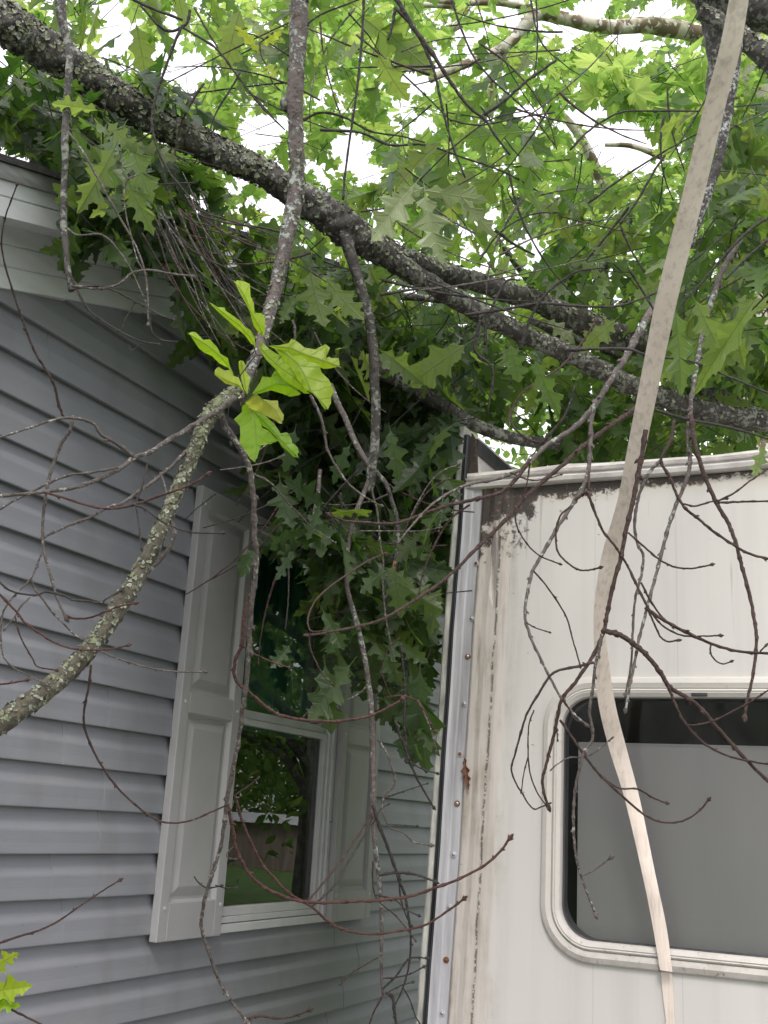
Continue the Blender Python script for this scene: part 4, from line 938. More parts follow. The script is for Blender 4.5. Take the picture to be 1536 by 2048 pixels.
for fl, w0, w1, d0, d1, mt in [
    ([470, 795, 440, 818, 410, 837, 370, 862, 330, 885, 300, 905, 270, 915, 235, 940, 200, 958, 150, 975, 100, 982, 50, 988, 0, 992, -40, 996], 16, 9, 2.12, 1.8, M_twig_grey),
    ([268, 914, 235, 888, 202, 868, 188, 848, 160, 838, 128, 836, 90, 845, 40, 862, -10, 878], 11, 5, 1.95, 1.85, M_twig_grey),
    ([128, 836, 118, 812, 110, 775, 92, 740, 68, 700, 45, 640, 28, 590, 10, 530, 3, 480, 12, 430, 33, 372], 8, 4, 1.9, 1.75, M_twig),
    ([145, 842, 138, 865, 122, 890, 108, 925, 97, 960, 92, 990, 86, 1040, 86, 1085, 92, 1120, 104, 1160, 112, 1190, 120, 1210, 130, 1232], 10, 7, 1.92, 1.85, M_twig_grey),
    ([130, 1230, 150, 1237, 180, 1235, 215, 1222, 240, 1212, 268, 1207], 6, 5, 1.85, 1.85, M_twig_red),
    ([90, 985, 130, 996, 180, 1012, 215, 1017, 260, 1012, 310, 995, 360, 978, 395, 962, 412, 950], 7, 6, 1.85, 1.8, M_twig_red),
    ([265, 1008, 290, 1018, 320, 1040, 350, 1055, 380, 1064, 412, 1066, 442, 1066], 6, 5, 1.82, 1.8, M_twig_dark),
    ([237, 935, 180, 945, 140, 950, 100, 965, 60, 985, 30, 1000, 0, 1018, -20, 1030], 7, 7, 1.95, 1.85, M_twig_grey),
    ([425, 850, 395, 885, 370, 905, 345, 932, 325, 948, 300, 968, 270, 988, 245, 1006, 215, 1015, 180, 1035, 140, 1050, 92, 1072], 12, 7, 2.15, 1.9, M_twig_grey),
    ([295, 928, 288, 960, 280, 985, 273, 1005, 277, 1045, 283, 1095], 6, 4, 1.95, 1.9, M_twig_dark), ([320, 945, 328, 965, 335, 992], 6, 3, 1.95, 1.9, M_twig_grey), ([370, 1040, 390, 1020, 412, 1003, 428, 990], 3, 3, 2.05, 2.0, M_twig_dark),
    ([84, 1105, 72, 1135, 62, 1157, 40, 1180, 15, 1208, 3, 1240, 3, 1300, 18, 1328, 45, 1345, 90, 1368], 6, 4, 1.85, 1.8, M_twig_grey),
    ([62, 1157, 70, 1178, 85, 1197, 105, 1225, 130, 1250, 150, 1270, 174, 1284], 7, 4, 1.85, 1.85, M_twig_grey), ([60, 1195, 40, 1215, 32, 1230, 12, 1255], 6, 4, 1.83, 1.8, M_twig_grey),
    ([-10, 1155, 15, 1178, 40, 1187, 70, 1190, 95, 1184, 130, 1192, 145, 1200, 175, 1202, 200, 1206, 215, 1196, 240, 1182], 6, 6, 1.8, 1.85, M_twig_dark),
    ([-10, 1180, 30, 1220, 50, 1245, 80, 1267, 110, 1285, 145, 1297, 190, 1300, 225, 1297, 253, 1291], 7, 5, 1.75, 1.75, M_twig_red),
    ([195, 1300, 230, 1315, 270, 1328, 310, 1338, 350, 1343, 408, 1344], 5, 4, 1.85, 1.8, M_twig_grey), ([30, 1232, 38, 1265, 50, 1292, 66, 1318, 75, 1333, 110, 1340], 5, 4, 1.8, 1.8, M_twig),
    ([182, 1330, 178, 1370, 170, 1410, 168, 1447, 180, 1487, 200, 1525, 225, 1563, 262, 1602, 308, 1637, 345, 1646, 385, 1640, 420, 1625, 450, 1612], 7, 5, 1.85, 1.95, M_twig),
    ([-10, 1370, 20, 1366, 50, 1361], 6, 5, 1.7, 1.7, M_twig_red), ([-20, 1892, 40, 1872, 80, 1860, 120, 1840, 160, 1812, 200, 1785, 237, 1762], 7, 4, 1.7, 1.75, M_twig),
    ([15, 2015, 40, 2028, 80, 2048, 120, 2075], 6, 6, 1.6, 1.6, M_twig)]:
    twig(tw(fl, w0, w1, d0, d1), mb_, mt)

# ================================================================== D: dark branch at the upper left
db = empty('dark_hanging_branch', tuple(P(115, -20, 2.7)), 'dark branch hanging straight down in front of the white gable trim', 'branch', 'hanging branches')
limb('stem', [(112, -60, 22, 2.8), (120, 0, 22), (124, 40, 19), (136, 85, 16, 2.75), (140, 120, 15), (136, 170, 15), (133, 220, 14), (130, 270, 15), (130, 330, 13), (128, 390, 14, 2.65), (127, 440, 14), (131, 490, 14), (136, 540, 12), (143, 582, 12, 2.6)], M_bark, db, 10, 7, 0.16)
for fl, w0, w1, mt in [([140, 580, 165, 574, 190, 572, 225, 579, 260, 597, 290, 612, 320, 630, 345, 638], 8, 4, M_twig_dark), ([145, 572, 200, 577, 238, 568, 262, 548, 295, 540, 345, 548, 380, 552], 8, 6, M_twig_grey),
    ([138, 545, 160, 590, 180, 622, 215, 648, 245, 665, 280, 682, 315, 688], 7, 4, M_twig_dark), ([243, 663, 250, 640, 262, 620, 268, 608], 4, 3, M_twig), ([133, 455, 155, 470, 205, 470, 240, 505, 265, 545, 290, 600], 6, 4, M_twig_grey),
    ([138, 265, 170, 310, 195, 355, 225, 410, 260, 470, 283, 520, 294, 570, 297, 645], 7, 5, M_twig_grey), ([300, 635, 305, 665, 325, 680, 350, 683], 4, 3, M_twig_dark), ([260, 690, 262, 700, 280, 690], 3, 3, M_twig_dark),
    ([275, 350, 255, 360, 248, 390, 252, 430, 262, 470, 275, 520, 290, 545], 5, 4, M_twig_grey)]:
    twig(tw(fl, w0, w1, 2.55), db, mt)

# ================================================================== F: long drooping branch in front of the shutter
lb = empty('drooping_branch', tuple(P(445, 845, 2.3)), 'long thin drooping branch with red upturned tips in front of the window', 'branch', 'hanging branches')
for fl, w0, w1, d0, d1, mt in [
    ([430, 800, 452, 855, 475, 888, 495, 925, 503, 960, 508, 1010, 509, 1070, 513, 1110, 510, 1165, 503, 1210, 500, 1260, 498, 1310, 492, 1370, 485, 1425, 477, 1480, 462, 1560, 453, 1605, 447, 1660, 440, 1700, 425, 1745, 412, 1790, 404, 1830, 404, 1860, 418, 1905, 438, 1960, 462, 2000, 490, 2038], 17, 8, 2.2, 2.35, M_twig_grey),
    ([511, 1140, 508, 1175, 495, 1205, 488, 1245, 484, 1290, 472, 1315, 468, 1343, 475, 1365, 500, 1386, 530, 1412, 560, 1430, 605, 1440, 650, 1443, 700, 1440, 745, 1430, 790, 1408, 802, 1400], 11, 7, 2.28, 2.3, M_twig_red),
    ([452, 1600, 465, 1655, 472, 1695, 495, 1742, 520, 1768, 560, 1790, 600, 1802, 640, 1805, 700, 1803, 760, 1800, 820, 1792, 870, 1776, 920, 1757, 970, 1730, 1000, 1703, 1017, 1680], 10, 7, 2.3, 2.4, M_twig_red),
    ([470, 1590, 482, 1635, 500, 1680, 520, 1722, 545, 1752, 580, 1788, 622, 1812, 655, 1842, 690, 1860, 740, 1868, 790, 1863, 850, 1850, 895, 1822, 925, 1800], 8, 6, 2.32, 2.4, M_twig_red),
    ([615, 1803, 650, 1762, 690, 1710, 722, 1662, 740, 1632], 6, 5, 2.38, 2.85, M_twig), ([625, 1812, 668, 1772, 702, 1715, 728, 1672, 745, 1638], 6, 5, 2.38, 2.86, M_twig_dark),
    ([488, 2038, 520, 2032, 560, 2037, 590, 2031, 615, 2022], 7, 6, 2.35, 2.35, M_twig), ([486, 1292, 510, 1308, 540, 1322, 575, 1334], 6, 4, 2.28, 2.3, M_twig_red), ([470, 1590, 485, 1580, 500, 1570, 514, 1558], 4, 3, 2.3, 2.3, M_twig),
    ([388, 1753, 398, 1766, 415, 1776, 440, 1772], 4, 4, 2.33, 2.33, M_twig_dark), ([430, 1770, 450, 1776, 470, 1775], 3, 3, 2.33, 2.33, M_twig_dark), ([470, 1690, 455, 1705, 455, 1715, 470, 1718], 3, 3, 2.32, 2.32, M_twig_grey),
    ([500, 945, 540, 965, 575, 1005, 600, 1030, 630, 1060, 670, 1085], 6, 3, 2.35, 2.8, M_twig_grey), ([455, 855, 500, 905, 540, 885, 570, 880], 5, 3, 2.25, 2.4, M_twig_grey),
    ([440, 940, 480, 935, 530, 925, 565, 912], 4, 3, 2.25, 2.4, M_twig_grey)]:
    twig(tw(fl, w0, w1, d0, d1), lb, mt)

# ================================================================== G/H: bare branches in front of the camper
gb = empty('bare_arching_branch', tuple(P(1295, 640, 3.3)), 'bare branch arching from the oak limb left past the camper corner', 'branch', 'hanging branches')
for fl, w0, w1, d0, d1, mt in [
    ([1310, 610, 1280, 660, 1245, 725, 1215, 770, 1190, 810, 1160, 845, 1130, 868, 1090, 893, 1060, 925, 1040, 940, 990, 958, 940, 968, 900, 985, 860, 1012, 825, 1050, 800, 1080], 20, 4, 3.2, 2.6, M_bark_grey),
    ([1060, 918, 1035, 955, 1000, 985, 950, 998, 900, 1010, 866, 1020, 830, 1034, 794, 1046, 758, 1047, 722, 1044, 690, 1042, 665, 1032], 11, 7, 2.75, 2.6, M_twig),
    ([1290, 790, 1265, 820, 1220, 852, 1170, 890, 1120, 935, 1060, 985, 1000, 1052, 950, 1100, 900, 1150, 830, 1200, 760, 1240, 700, 1256, 650, 1266, 618, 1270], 13, 6, 3.0, 2.5, M_twig),
    ([650, 1262, 622, 1262, 616, 1235, 632, 1200, 662, 1172, 700, 1145, 740, 1120, 768, 1108], 5, 5, 2.55, 2.9, M_twig), ([617, 1268, 622, 1300, 635, 1330, 650, 1355, 662, 1365], 5, 3, 2.5, 2.5, M_twig),
    ([940, 1010, 910, 1030, 885, 1060, 860, 1110, 845, 1150, 838, 1190], 6, 4, 2.7, 2.7, M_twig), ([885, 975, 884, 1020, 878, 1060], 4, 3, 2.7, 2.7, M_twig_grey), ([720, 1062, 780, 1062, 840, 1062, 880, 1055], 4, 3, 2.9, 2.9, M_twig_grey),
    ([815, 1045, 850, 980, 880, 945, 915, 930], 4, 4, 2.8, 2.8, M_twig_grey), ([1060, 925, 1055, 960, 1045, 1000, 1040, 1010], 5, 3, 2.75, 2.75, M_twig), ([1020, 945, 1060, 960, 1090, 958, 1120, 950], 5, 3, 2.8, 2.8, M_twig),
    ([905, 955, 880, 965, 850, 990, 820, 1040, 810, 1060], 4, 3, 2.8, 2.8, M_twig), ([1120, 890, 1060, 880, 1025, 850, 1025, 820, 1040, 790, 1080, 760, 1120, 735, 1160, 690, 1190, 645], 6, 5, 3.0, 3.3, M_twig)]:
    twig(tw(fl, w0, w1, d0, d1), gb, mt)
cb = empty('bare_forked_branch', tuple(P(1260, 960, 2.7)), 'bare forked red-brown branch hanging beside the strap over camper window', 'branch', 'hanging branches')
for fl, w0, w1, d0, d1, mt in [
    ([1292, 860, 1282, 920, 1270, 980, 1262, 1020, 1250, 1070, 1243, 1110, 1232, 1150, 1222, 1190, 1214, 1230, 1208, 1262, 1195, 1295, 1175, 1330, 1150, 1365, 1124, 1398, 1116, 1430, 1110, 1462, 1100, 1500, 1092, 1530, 1085, 1560, 1088, 1585, 1095, 1608], 14, 8, 2.8, 2.6, M_twig),
    ([1212, 1262, 1240, 1270, 1270, 1290, 1295, 1312, 1320, 1345, 1340, 1375, 1375, 1396, 1400, 1415, 1425, 1445, 1455, 1478, 1500, 1528, 1560, 1585], 15, 8, 2.68, 2.6, M_twig),
    ([1332, 1362, 1345, 1395, 1360, 1430, 1375, 1452, 1400, 1480, 1430, 1500, 1470, 1516, 1545, 1530], 8, 5, 2.64, 2.6, M_twig), ([1375, 1450, 1390, 1450, 1425, 1442, 1465, 1423, 1500, 1404, 1545, 1375], 5, 5, 2.62, 2.6, M_twig),
    ([1120, 1440, 1140, 1468, 1165, 1505, 1185, 1532, 1212, 1562, 1250, 1597, 1290, 1630, 1330, 1645, 1370, 1640, 1400, 1620, 1415, 1602], 8, 5, 2.6, 2.55, M_twig),
    ([1195, 1545, 1235, 1575, 1275, 1578, 1305, 1595, 1330, 1605], 5, 5, 2.6, 2.6, M_twig), ([1100, 1542, 1115, 1528, 1140, 1515, 1170, 1515, 1195, 1500, 1222, 1478], 4, 4, 2.6, 2.6, M_twig_grey),
    ([1110, 1450, 1114, 1465, 1115, 1478], 5, 3, 2.6, 2.6, M_twig)]:
    twig(tw(fl, w0, w1, d0, d1), cb, mt)
cb2 = empty('bare_spotted_twig', tuple(P(1202, 1265, 2.7)), 'pale mottled twig hanging across the left part of the camper window', 'branch', 'hanging branches')
for fl, w0, w1, d0, d1, mt in [
    ([1203, 1268, 1198, 1300, 1190, 1335, 1187, 1370, 1181, 1400, 1179, 1425, 1184, 1455, 1184, 1480, 1168, 1505, 1158, 1540, 1150, 1580, 1147, 1620, 1147, 1660, 1150, 1700, 1156, 1730, 1164, 1758, 1176, 1790, 1190, 1825], 9, 7, 2.6, 2.5, M_twig_grey),
    ([1162, 1752, 1185, 1742, 1205, 1728, 1218, 1718], 5, 5, 2.5, 2.5, M_twig_grey), ([1188, 1325, 1160, 1332, 1120, 1340, 1100, 1352, 1082, 1380, 1055, 1425, 1042, 1465, 1028, 1515, 1023, 1542, 1035, 1572, 1045, 1587, 1055, 1605, 1068, 1618, 1082, 1614, 1096, 1608], 8, 4, 2.58, 2.6, M_twig),
    ([1068, 1420, 1058, 1450, 1056, 1500, 1060, 1545, 1072, 1580, 1084, 1600, 1092, 1610][::1], 4, 4, 2.6, 2.6, M_twig), ([1056, 1515, 1048, 1545, 1043, 1580], 4, 3, 2.6, 2.6, M_twig), ([1172, 1448, 1150, 1438, 1140, 1420, 1130, 1405], 4, 4, 2.6, 2.62, M_twig)]:
    twig(tw(fl, w0, w1, d0, d1), cb2, mt)
hb = empty('bare_left_branch', tuple(P(1178, 820, 2.9)), 'bare lichen-flecked branch dangling over the rusty left part of camper', 'branch', 'hanging branches')
for fl, w0, w1, d0, d1, mt in [
    ([1190, 800, 1182, 850, 1180, 900, 1176, 945, 1160, 985, 1138, 1020, 1115, 1055, 1095, 1090, 1075, 1125, 1064, 1145, 1055, 1185, 1050, 1230, 1058, 1265, 1075, 1305, 1100, 1355, 1120, 1392, 1145, 1425, 1170, 1447], 13, 6, 2.95, 2.6, M_bark_grey),
    ([1067, 1142, 1090, 1168, 1118, 1208, 1135, 1240, 1145, 1278, 1154, 1308, 1160, 1330], 5, 4, 2.65, 2.65, M_twig), ([1142, 1012, 1122, 1030, 1113, 1055, 1112, 1085, 1118, 1108, 1138, 1128, 1160, 1140, 1180, 1140, 1197, 1136], 6, 5, 2.75, 2.7, M_twig),
    ([1150, 1000, 1165, 990, 1175, 985, 1190, 1025, 1205, 1060, 1228, 1090, 1245, 1115, 1260, 1140, 1276, 1175, 1290, 1203, 1300, 1228, 1312, 1255, 1322, 1275, 1336, 1283, 1353, 1281], 8, 5, 2.8, 2.7, M_twig),
    ([1030, 1010, 1032, 1045, 1042, 1070, 1060, 1095, 1082, 1113, 1117, 1127], 5, 4, 2.7, 2.7, M_twig), ([1178, 945, 1178, 985], 6, 6, 2.85, 2.8, M_twig), ([1052, 1245, 1070, 1255, 1097, 1264], 4, 3, 2.65, 2.65, M_twig)]:
    twig(tw(fl, w0, w1, d0, d1), hb, mt)
rb = empty('bare_right_branch', tuple(P(1385, 820, 3.2)), 'bare branch with long drooping arms hanging over the camper right side', 'branch', 'hanging branches')
for fl, w0, w1, d0, d1, mt in [
    ([1480, 480, 1450, 530, 1430, 580, 1410, 650, 1395, 720, 1385, 780, 1380, 830, 1376, 880, 1380, 925, 1372, 960, 1356, 1000, 1338, 1050, 1325, 1100, 1312, 1150, 1298, 1200, 1288, 1240, 1278, 1280, 1268, 1330, 1260, 1370, 1252, 1415], 15, 7, 3.3, 2.6, M_bark_grey),
    ([1382, 830, 1388, 880, 1398, 920, 1415, 965, 1432, 1003, 1455, 1043, 1468, 1075, 1478, 1110, 1487, 1145, 1500, 1195, 1508, 1235, 1513, 1275, 1510, 1320, 1502, 1370, 1494, 1400, 1490, 1430], 13, 8, 3.0, 2.6, M_twig),
    ([1348, 840, 1342, 880, 1322, 920, 1340, 955, 1356, 995, 1375, 1020, 1400, 1040, 1430, 1065, 1470, 1092, 1500, 1108, 1545, 1120], 9, 7, 2.95, 2.7, M_twig),
    ([1322, 920, 1295, 950, 1280, 985, 1272, 1020, 1270, 1060, 1276, 1090, 1286, 1110, 1283, 1150, 1270, 1200, 1266, 1260, 1262, 1330, 1252, 1385], 9, 6, 2.9, 2.65, M_twig_grey),
    ([1365, 1008, 1390, 1012, 1420, 1004, 1450, 998], 6, 4, 2.75, 2.75, M_twig), ([1436, 1005, 1470, 1004, 1500, 1003, 1545, 1002], 7, 5, 2.75, 2.75, M_twig), ([1436, 1002, 1470, 985, 1500, 962, 1545, 932], 6, 4, 2.75, 2.75, M_twig),
    ([1256, 1065, 1290, 1095, 1320, 1120, 1350, 1134, 1380, 1137, 1400, 1134, 1420, 1130], 6, 5, 2.7, 2.65, M_twig), ([1290, 1215, 1330, 1242, 1380, 1268, 1430, 1290, 1480, 1303, 1545, 1307], 10, 7, 2.68, 2.6, M_twig),
    ([1256, 1133, 1274, 1173, 1290, 1205, 1310, 1235, 1330, 1255, 1360, 1270, 1385, 1273], 6, 5, 2.7, 2.65, M_twig), ([1282, 1165, 1300, 1200, 1325, 1235, 1345, 1250], 6, 5, 2.7, 2.7, M_twig), ([1395, 1272, 1420, 1272, 1437, 1271], 4, 5, 2.63, 2.63, M_twig),
    ([1422, 1288, 1421, 1305, 1430, 1320, 1445, 1328, 1460, 1324], 5, 4, 2.63, 2.63, M_twig), ([1520, 1303, 1530, 1293], 5, 5, 2.6, 2.6, M_twig)]:
    twig(tw(fl, w0, w1, d0, d1), rb, mt)
for fl in ([1545, 430, 1500, 460, 1450, 510, 1400, 570, 1370, 600, 1345, 640], [1545, 470, 1490, 520, 1450, 560], [1080, 890, 1130, 830, 1150, 770], [1130, 700, 1250, 698, 1300, 712, 1380, 722, 1450, 750, 1545, 790], [1310, 820, 1380, 840, 1460, 855, 1545, 880],
           [930, 630, 1000, 620, 1080, 607, 1150, 612, 1230, 613, 1290, 595, 1330, 575], [1040, 700, 1060, 640, 1090, 590, 1150, 545, 1210, 535], [970, 690, 975, 640, 1010, 565, 1040, 560], [760, 590, 820, 580, 880, 575], [960, 640, 950, 700, 985, 740, 975, 830]):
    twig(tw(fl, 9, 5, 3.0), rb if fl[0] > 1200 else gb, M_twig_dark, buds=False)

# ================================================================== I: dark twigs against the sky
ub = empty('dark_upper_branch', tuple(P(790, -20, 2.6)), 'thin dark branch slanting down from the top edge against bright sky', 'branch', 'hanging branches')
for fl, w0, w1, d0 in [([775, -30, 800, 10, 830, 60, 870, 115, 905, 170, 940, 215, 970, 240, 990, 270, 1020, 310], 15, 6, 2.6), ([968, 230, 1010, 200, 1050, 165, 1085, 140, 1112, 120], 9, 7, 2.6), ([790, 15, 830, 60, 860, 120, 875, 170, 885, 220, 905, 290, 930, 355], 10, 5, 2.6),
    ([728, -20, 725, 60, 715, 170, 702, 260, 690, 350, 686, 400], 7, 6, 2.6), ([900, -10, 920, 50, 945, 110, 985, 160, 1030, 200, 1070, 240, 1110, 290], 6, 4, 2.7), ([1072, -10, 1075, 80, 1070, 140, 1060, 160], 5, 4, 2.7), ([790, 20, 785, 50, 776, 80], 10, 6, 2.6),
    ([900, 240, 960, 250, 1040, 235, 1110, 225], 5, 4, 2.8), ([380, 20, 370, 50, 330, 60, 280, 10], 9, 6, 2.8), ([365, 55, 430, 95, 470, 145, 520, 210, 570, 260], 7, 4, 2.8), ([365, 50, 340, 110, 310, 200, 305, 260, 330, 330, 375, 390, 400, 410], 8, 5, 2.7), ([250, -10, 300, 15, 365, 40], 9, 7, 2.8),
    ([480, 145, 460, 180, 430, 230, 415, 280], 6, 4, 2.8), ([640, 260, 720, 265, 780, 290, 850, 290, 940, 320, 1010, 345, 1080, 385], 8, 4, 3.2), ([1140, 300, 1180, 260, 1240, 225, 1300, 222, 1400, 222], 6, 4, 3.3), ([1330, 310, 1310, 340, 1275, 400, 1240, 450], 7, 6, 3.0), ([1240, 450, 1262, 500, 1290, 545], 7, 4, 3.0),
    ([840, 360, 900, 300, 980, 240, 1060, 220], 5, 3, 3.0), ([960, 520, 1000, 465, 1060, 430, 1120, 425], 5, 4, 3.0), ([990, 460, 1030, 490, 1070, 510], 10, 5, 3.2), ([1060, -10, 1080, 80, 1130, 130, 1160, 150], 5, 3, 2.9)]:
    twig(tw(fl, w0, w1, d0), ub, M_twig_dark, buds=False)

# ================================================================== J: lichen branch beside the strap and dark tree top right
sb = empty('black_white_branch', tuple(P(1470, 110, 3.0)), 'black and white lichened branch hanging close beside the beige strap', 'branch', 'hanging branches')
o, pF, rF = limb('stem', [(1476, 60, 18, 3.0), (1472, 130, 18), (1465, 170, 20), (1457, 220, 19), (1447, 270, 20), (1438, 320, 18), (1424, 360, 18), (1412, 395, 19), (1400, 430, 17), (1390, 460, 16), (1382, 495, 12, 2.9)], bark_mat('black_white_bark', (0.02, 0.018, 0.018), (0.08, 0.07, 0.065), (0.50, 0.52, 0.50), 0.75, 1.6), sb, 12, 8, 0.15)
dt = empty('dark_leaning_tree', (1.6, 3.2, 0), 'dark tree with black limbs reaching into the top right corner', 'tree', 'trees')
limb('limb', [(1340, -120, 60, 3.9), (1390, -50, 52), (1418, 20, 46), (1432, 80, 42), (1432, 130, 34), (1425, 190, 26), (1440, 240, 20), (1452, 300, 22), (1462, 370, 18), (1475, 430, 16, 3.9)], M_bark, dt, 14, 6, 0.1)
limb('limb', [(1380, -40, 60, 3.9), (1430, -15, 80), (1500, 10, 90), (1620, 30, 110, 3.8)], M_bark, dt, 14, 6, 0.1)
o, pG, rG = limb('limb', [(1400, 20, 30, 3.7), (1440, 45, 34), (1490, 80, 40), (1545, 125, 46), (1640, 210, 60, 3.6)], M_bark, dt, 14, 6, 0.1); flakes('lichen', pG, rG, 150, dt, (0.005, 0.014))
tb_ = MB(); tube(tb_, [np.array([1.6, 3.2, 0]), np.array([1.62, 3.15, 1.5]), np.array([1.5, 3.1, 3.0]), P(1700, 40, 3.8), P(1640, 210, 3.6)], [0.2, 0.17, 0.15, 0.10, 0.06], 14, 0.1)
# trunk stands beyond the right edge, in front of nothing visible
tb_.build('trunk', M_bark, dt, smooth=True)

# ================================================================== K: sycamore behind
syc = empty('sycamore_tree', tuple(np.array([P(1500, 900, 8.5)[0], P(1500, 900, 8.5)[1], 0])), 'tall sycamore behind the camper with pale mottled bark', 'tree', 'trees')
bs = np.array(syc.location)
mbt = MB(); tpts = [bs, np.array([P(1505, 850, 8.5)[0], P(1505, 850, 8.5)[1], 2.6]), P(1512, 600, 8.4), P(1505, 400, 8.4), P(1500, 200, 8.3), P(1490, 60, 8.2), P(1480, -150, 8.2)]
tube(mbt, catmull(tpts, 5), list(np.interp(range(31), [0, 30], [0.26, 0.15])), 16, 0.05); mbt.build('trunk', M_syc, syc, smooth=True)
limb('limb', [(1510, 140, 40, 8.2), (1470, 105, 40), (1430, 88, 36), (1400, 70, 34), (1350, 58, 36), (1290, 50, 32), (1230, 55, 28, 7.6), (1170, 47, 28), (1120, 35, 26), (1075, 28, 26), (1050, 50, 24), (1020, 85, 22), (985, 108, 22), (940, 125, 18), (900, 140, 16), (860, 160, 14, 7.3)], M_syc, syc, 12, 6, 0.08)
limb('limb', [(1050, 45, 20, 7.5), (1010, 100, 16), (990, 140, 14), (975, 200, 12), (960, 260, 10, 7.6)], M_syc, syc, 9, 5, 0.1)
limb('limb', [(1060, 15, 14, 7.6), (1000, 5, 14), (930, 5, 12), (860, 0, 10, 7.5)], M_syc, syc, 9, 5, 0.1)
limb('limb', [(1100, 200, 10, 8.5), (1150, 260, 18), (1180, 310, 20), (1210, 380, 22, 8.6)], M_syc, syc, 9, 5, 0.1)
limb('limb', [(1330, 318, 12, 8.4), (1290, 300, 12), (1250, 290, 10), (1210, 290, 8, 8.4)], M_syc, syc, 8, 5, 0.1)
limb('limb', [(900, 60, 20, 8.0), (940, 30, 14), (880, 10, 12), (700, 20, 8, 8)], M_syc, syc, 8, 5, 0.1)
limb('limb', [(1560, 300, 14, 8.0), (1530, 380, 16), (1500, 440, 14), (1495, 520, 10, 8.0)], M_syc, syc, 8, 5, 0.1)

SKY = [(1240, 285, 95, 55), (1170, 235, 50, 34), (1270, 330, 60, 20), (705, 300, 56, 50), (740, 350, 30, 30), (1180, 20, 60, 16), (1010, 20, 30, 16), (1130, 100, 22, 16), (1340, 120, 22, 22), (850, 250, 30, 20), (650, 190, 14, 26), (560, 90, 14, 20), (640, 330, 24, 20), (340, 60, 18, 22), (420, 90, 20, 14), (470, 300, 18, 14), (930, 90, 26, 18), (800, 210, 22, 22), (1050, 220, 26, 16), (910, 340, 18, 12), (400, 410, 40, 26), (520, 270, 46, 50), (1330, 20, 46, 34), (960, 440, 56, 40), (1080, 500, 30, 26), (380, 140, 40, 50), (240, 40, 28, 36), (1060, 470, 30, 20), (830, 160, 40, 26), (1370, 190, 20, 30), (760, 420, 26, 26)]
def thin(x, y): return RG.random() < (1.0 if y > 330 else 0.55 + 0.45 * y / 330) 
OPEN[:] = [(a, b, rx * 0.72, ry * 0.72) for a, b, rx, ry in SKY]
LIMBZ = lambda x, y: not (860 < x < 1500 and abs(y - 62) < 62)
lf = MB(); tb2 = MB()
fill(lf, tb2, 'syc', (620, -60, 1560, 480), 430, (6.3, 10.5), 0.145, (4, 7), 0.45, 0.3, 0.9, SKY)
fill(lf, tb2, 'syc', (330, -60, 900, 520), 170, (5.8, 9.5), 0.145, (4, 7), 0.4, 0.3, 0.9, SKY)
fill(lf, tb2, 'syc', (1180, 60, 1420, 240), 50, (5.2, 6.5), 0.17, (3, 6), 0.4, 0.3, 0.9, [(1240, 270, 110, 60)], LIMBZ)
fill(lf, tb2, 'syc', (60, -60, 760, 380), 110, (6.0, 9.5), 0.14, (4, 7), 0.4, 0.3, 0.9)
fo = lf.build('foliage', M_sycleaf, syc, attrs=True); tb2.build('twigs', M_twig_dark, syc)['kind'] = 'stuff'
# oak foliage
lf = MB(); tb2 = MB()
NOL = [(1200, 270, 150, 110), (700, 290, 90, 90), (400, 410, 46, 34), (520, 270, 60, 60), (1060, 470, 60, 40), (960, 440, 60, 44), (380, 150, 60, 70)]
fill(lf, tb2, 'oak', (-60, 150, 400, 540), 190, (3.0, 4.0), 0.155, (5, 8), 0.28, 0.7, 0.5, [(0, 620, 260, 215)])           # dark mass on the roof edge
lf.build('foliage', M_shadeleaf, oak, attrs=True); lf = MB()
fill(lf, tb2, 'oak', (-60, -80, 620, 330), 42, (3.4, 5.0), 0.16, (4, 7), 0.3, 0.7, 0.5, NOL)
fill(lf, tb2, 'oak', (330, 400, 760, 700), 95, (3.5, 4.8), 0.15, (4, 8), 0.3, 0.8, 0.5, NOL)
fill(lf, tb2, 'oak', (700, 350, 1560, 720), 125, (3.8, 5.6), 0.165, (4, 8), 0.32, 0.7, 0.5, NOL)
fill(lf, tb2, 'oak', (700, 600, 1560, 960), 200, (4.0, 5.6), 0.165, (5, 8), 0.32, 0.8, 0.4)
fill(lf, tb2, 'oak', (1380, 200, 1560, 700), 40, (3.3, 4.4), 0.17, (4, 7), 0.32, 0.7, 0.4)
fill(lf, tb2, 'oak', (640, 40, 1100, 420), 14, (2.9, 3.6), 0.165, (2, 4), 0.3, 0.7, 0.4, NOL)
fill(lf, tb2, 'oak', (130, 180, 330, 440), 9, (2.75, 3.0), 0.155, (3, 5), 0.25, 0.9, 0.3)
fo = lf.build('foliage', M_oakleaf, oak, attrs=True); tb2.build('twigs', M_twig_dark, oak)['kind'] = 'stuff'
# foliage of the hanging branch: the dark curtain of leaves between house and camper
lf = MB(); tb2 = MB()
GAP = lambda x, y: x < 880 and ((y < 1100 and x > 570) or (y < 1180 and x > 640) or (y < 1330 and x > 670) or x > 790)
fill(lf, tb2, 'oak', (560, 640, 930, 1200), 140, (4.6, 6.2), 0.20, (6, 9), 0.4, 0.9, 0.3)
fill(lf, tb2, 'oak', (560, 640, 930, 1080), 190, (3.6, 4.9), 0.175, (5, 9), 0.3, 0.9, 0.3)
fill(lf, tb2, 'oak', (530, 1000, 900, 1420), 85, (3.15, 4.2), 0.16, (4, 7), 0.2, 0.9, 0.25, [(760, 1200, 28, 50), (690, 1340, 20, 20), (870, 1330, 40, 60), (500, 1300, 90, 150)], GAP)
fill(lf, tb2, 'oak', (770, 1330, 870, 1490), 12, (3.1, 3.4), 0.14, (3, 5), 0.2, 1.3, 0.2)
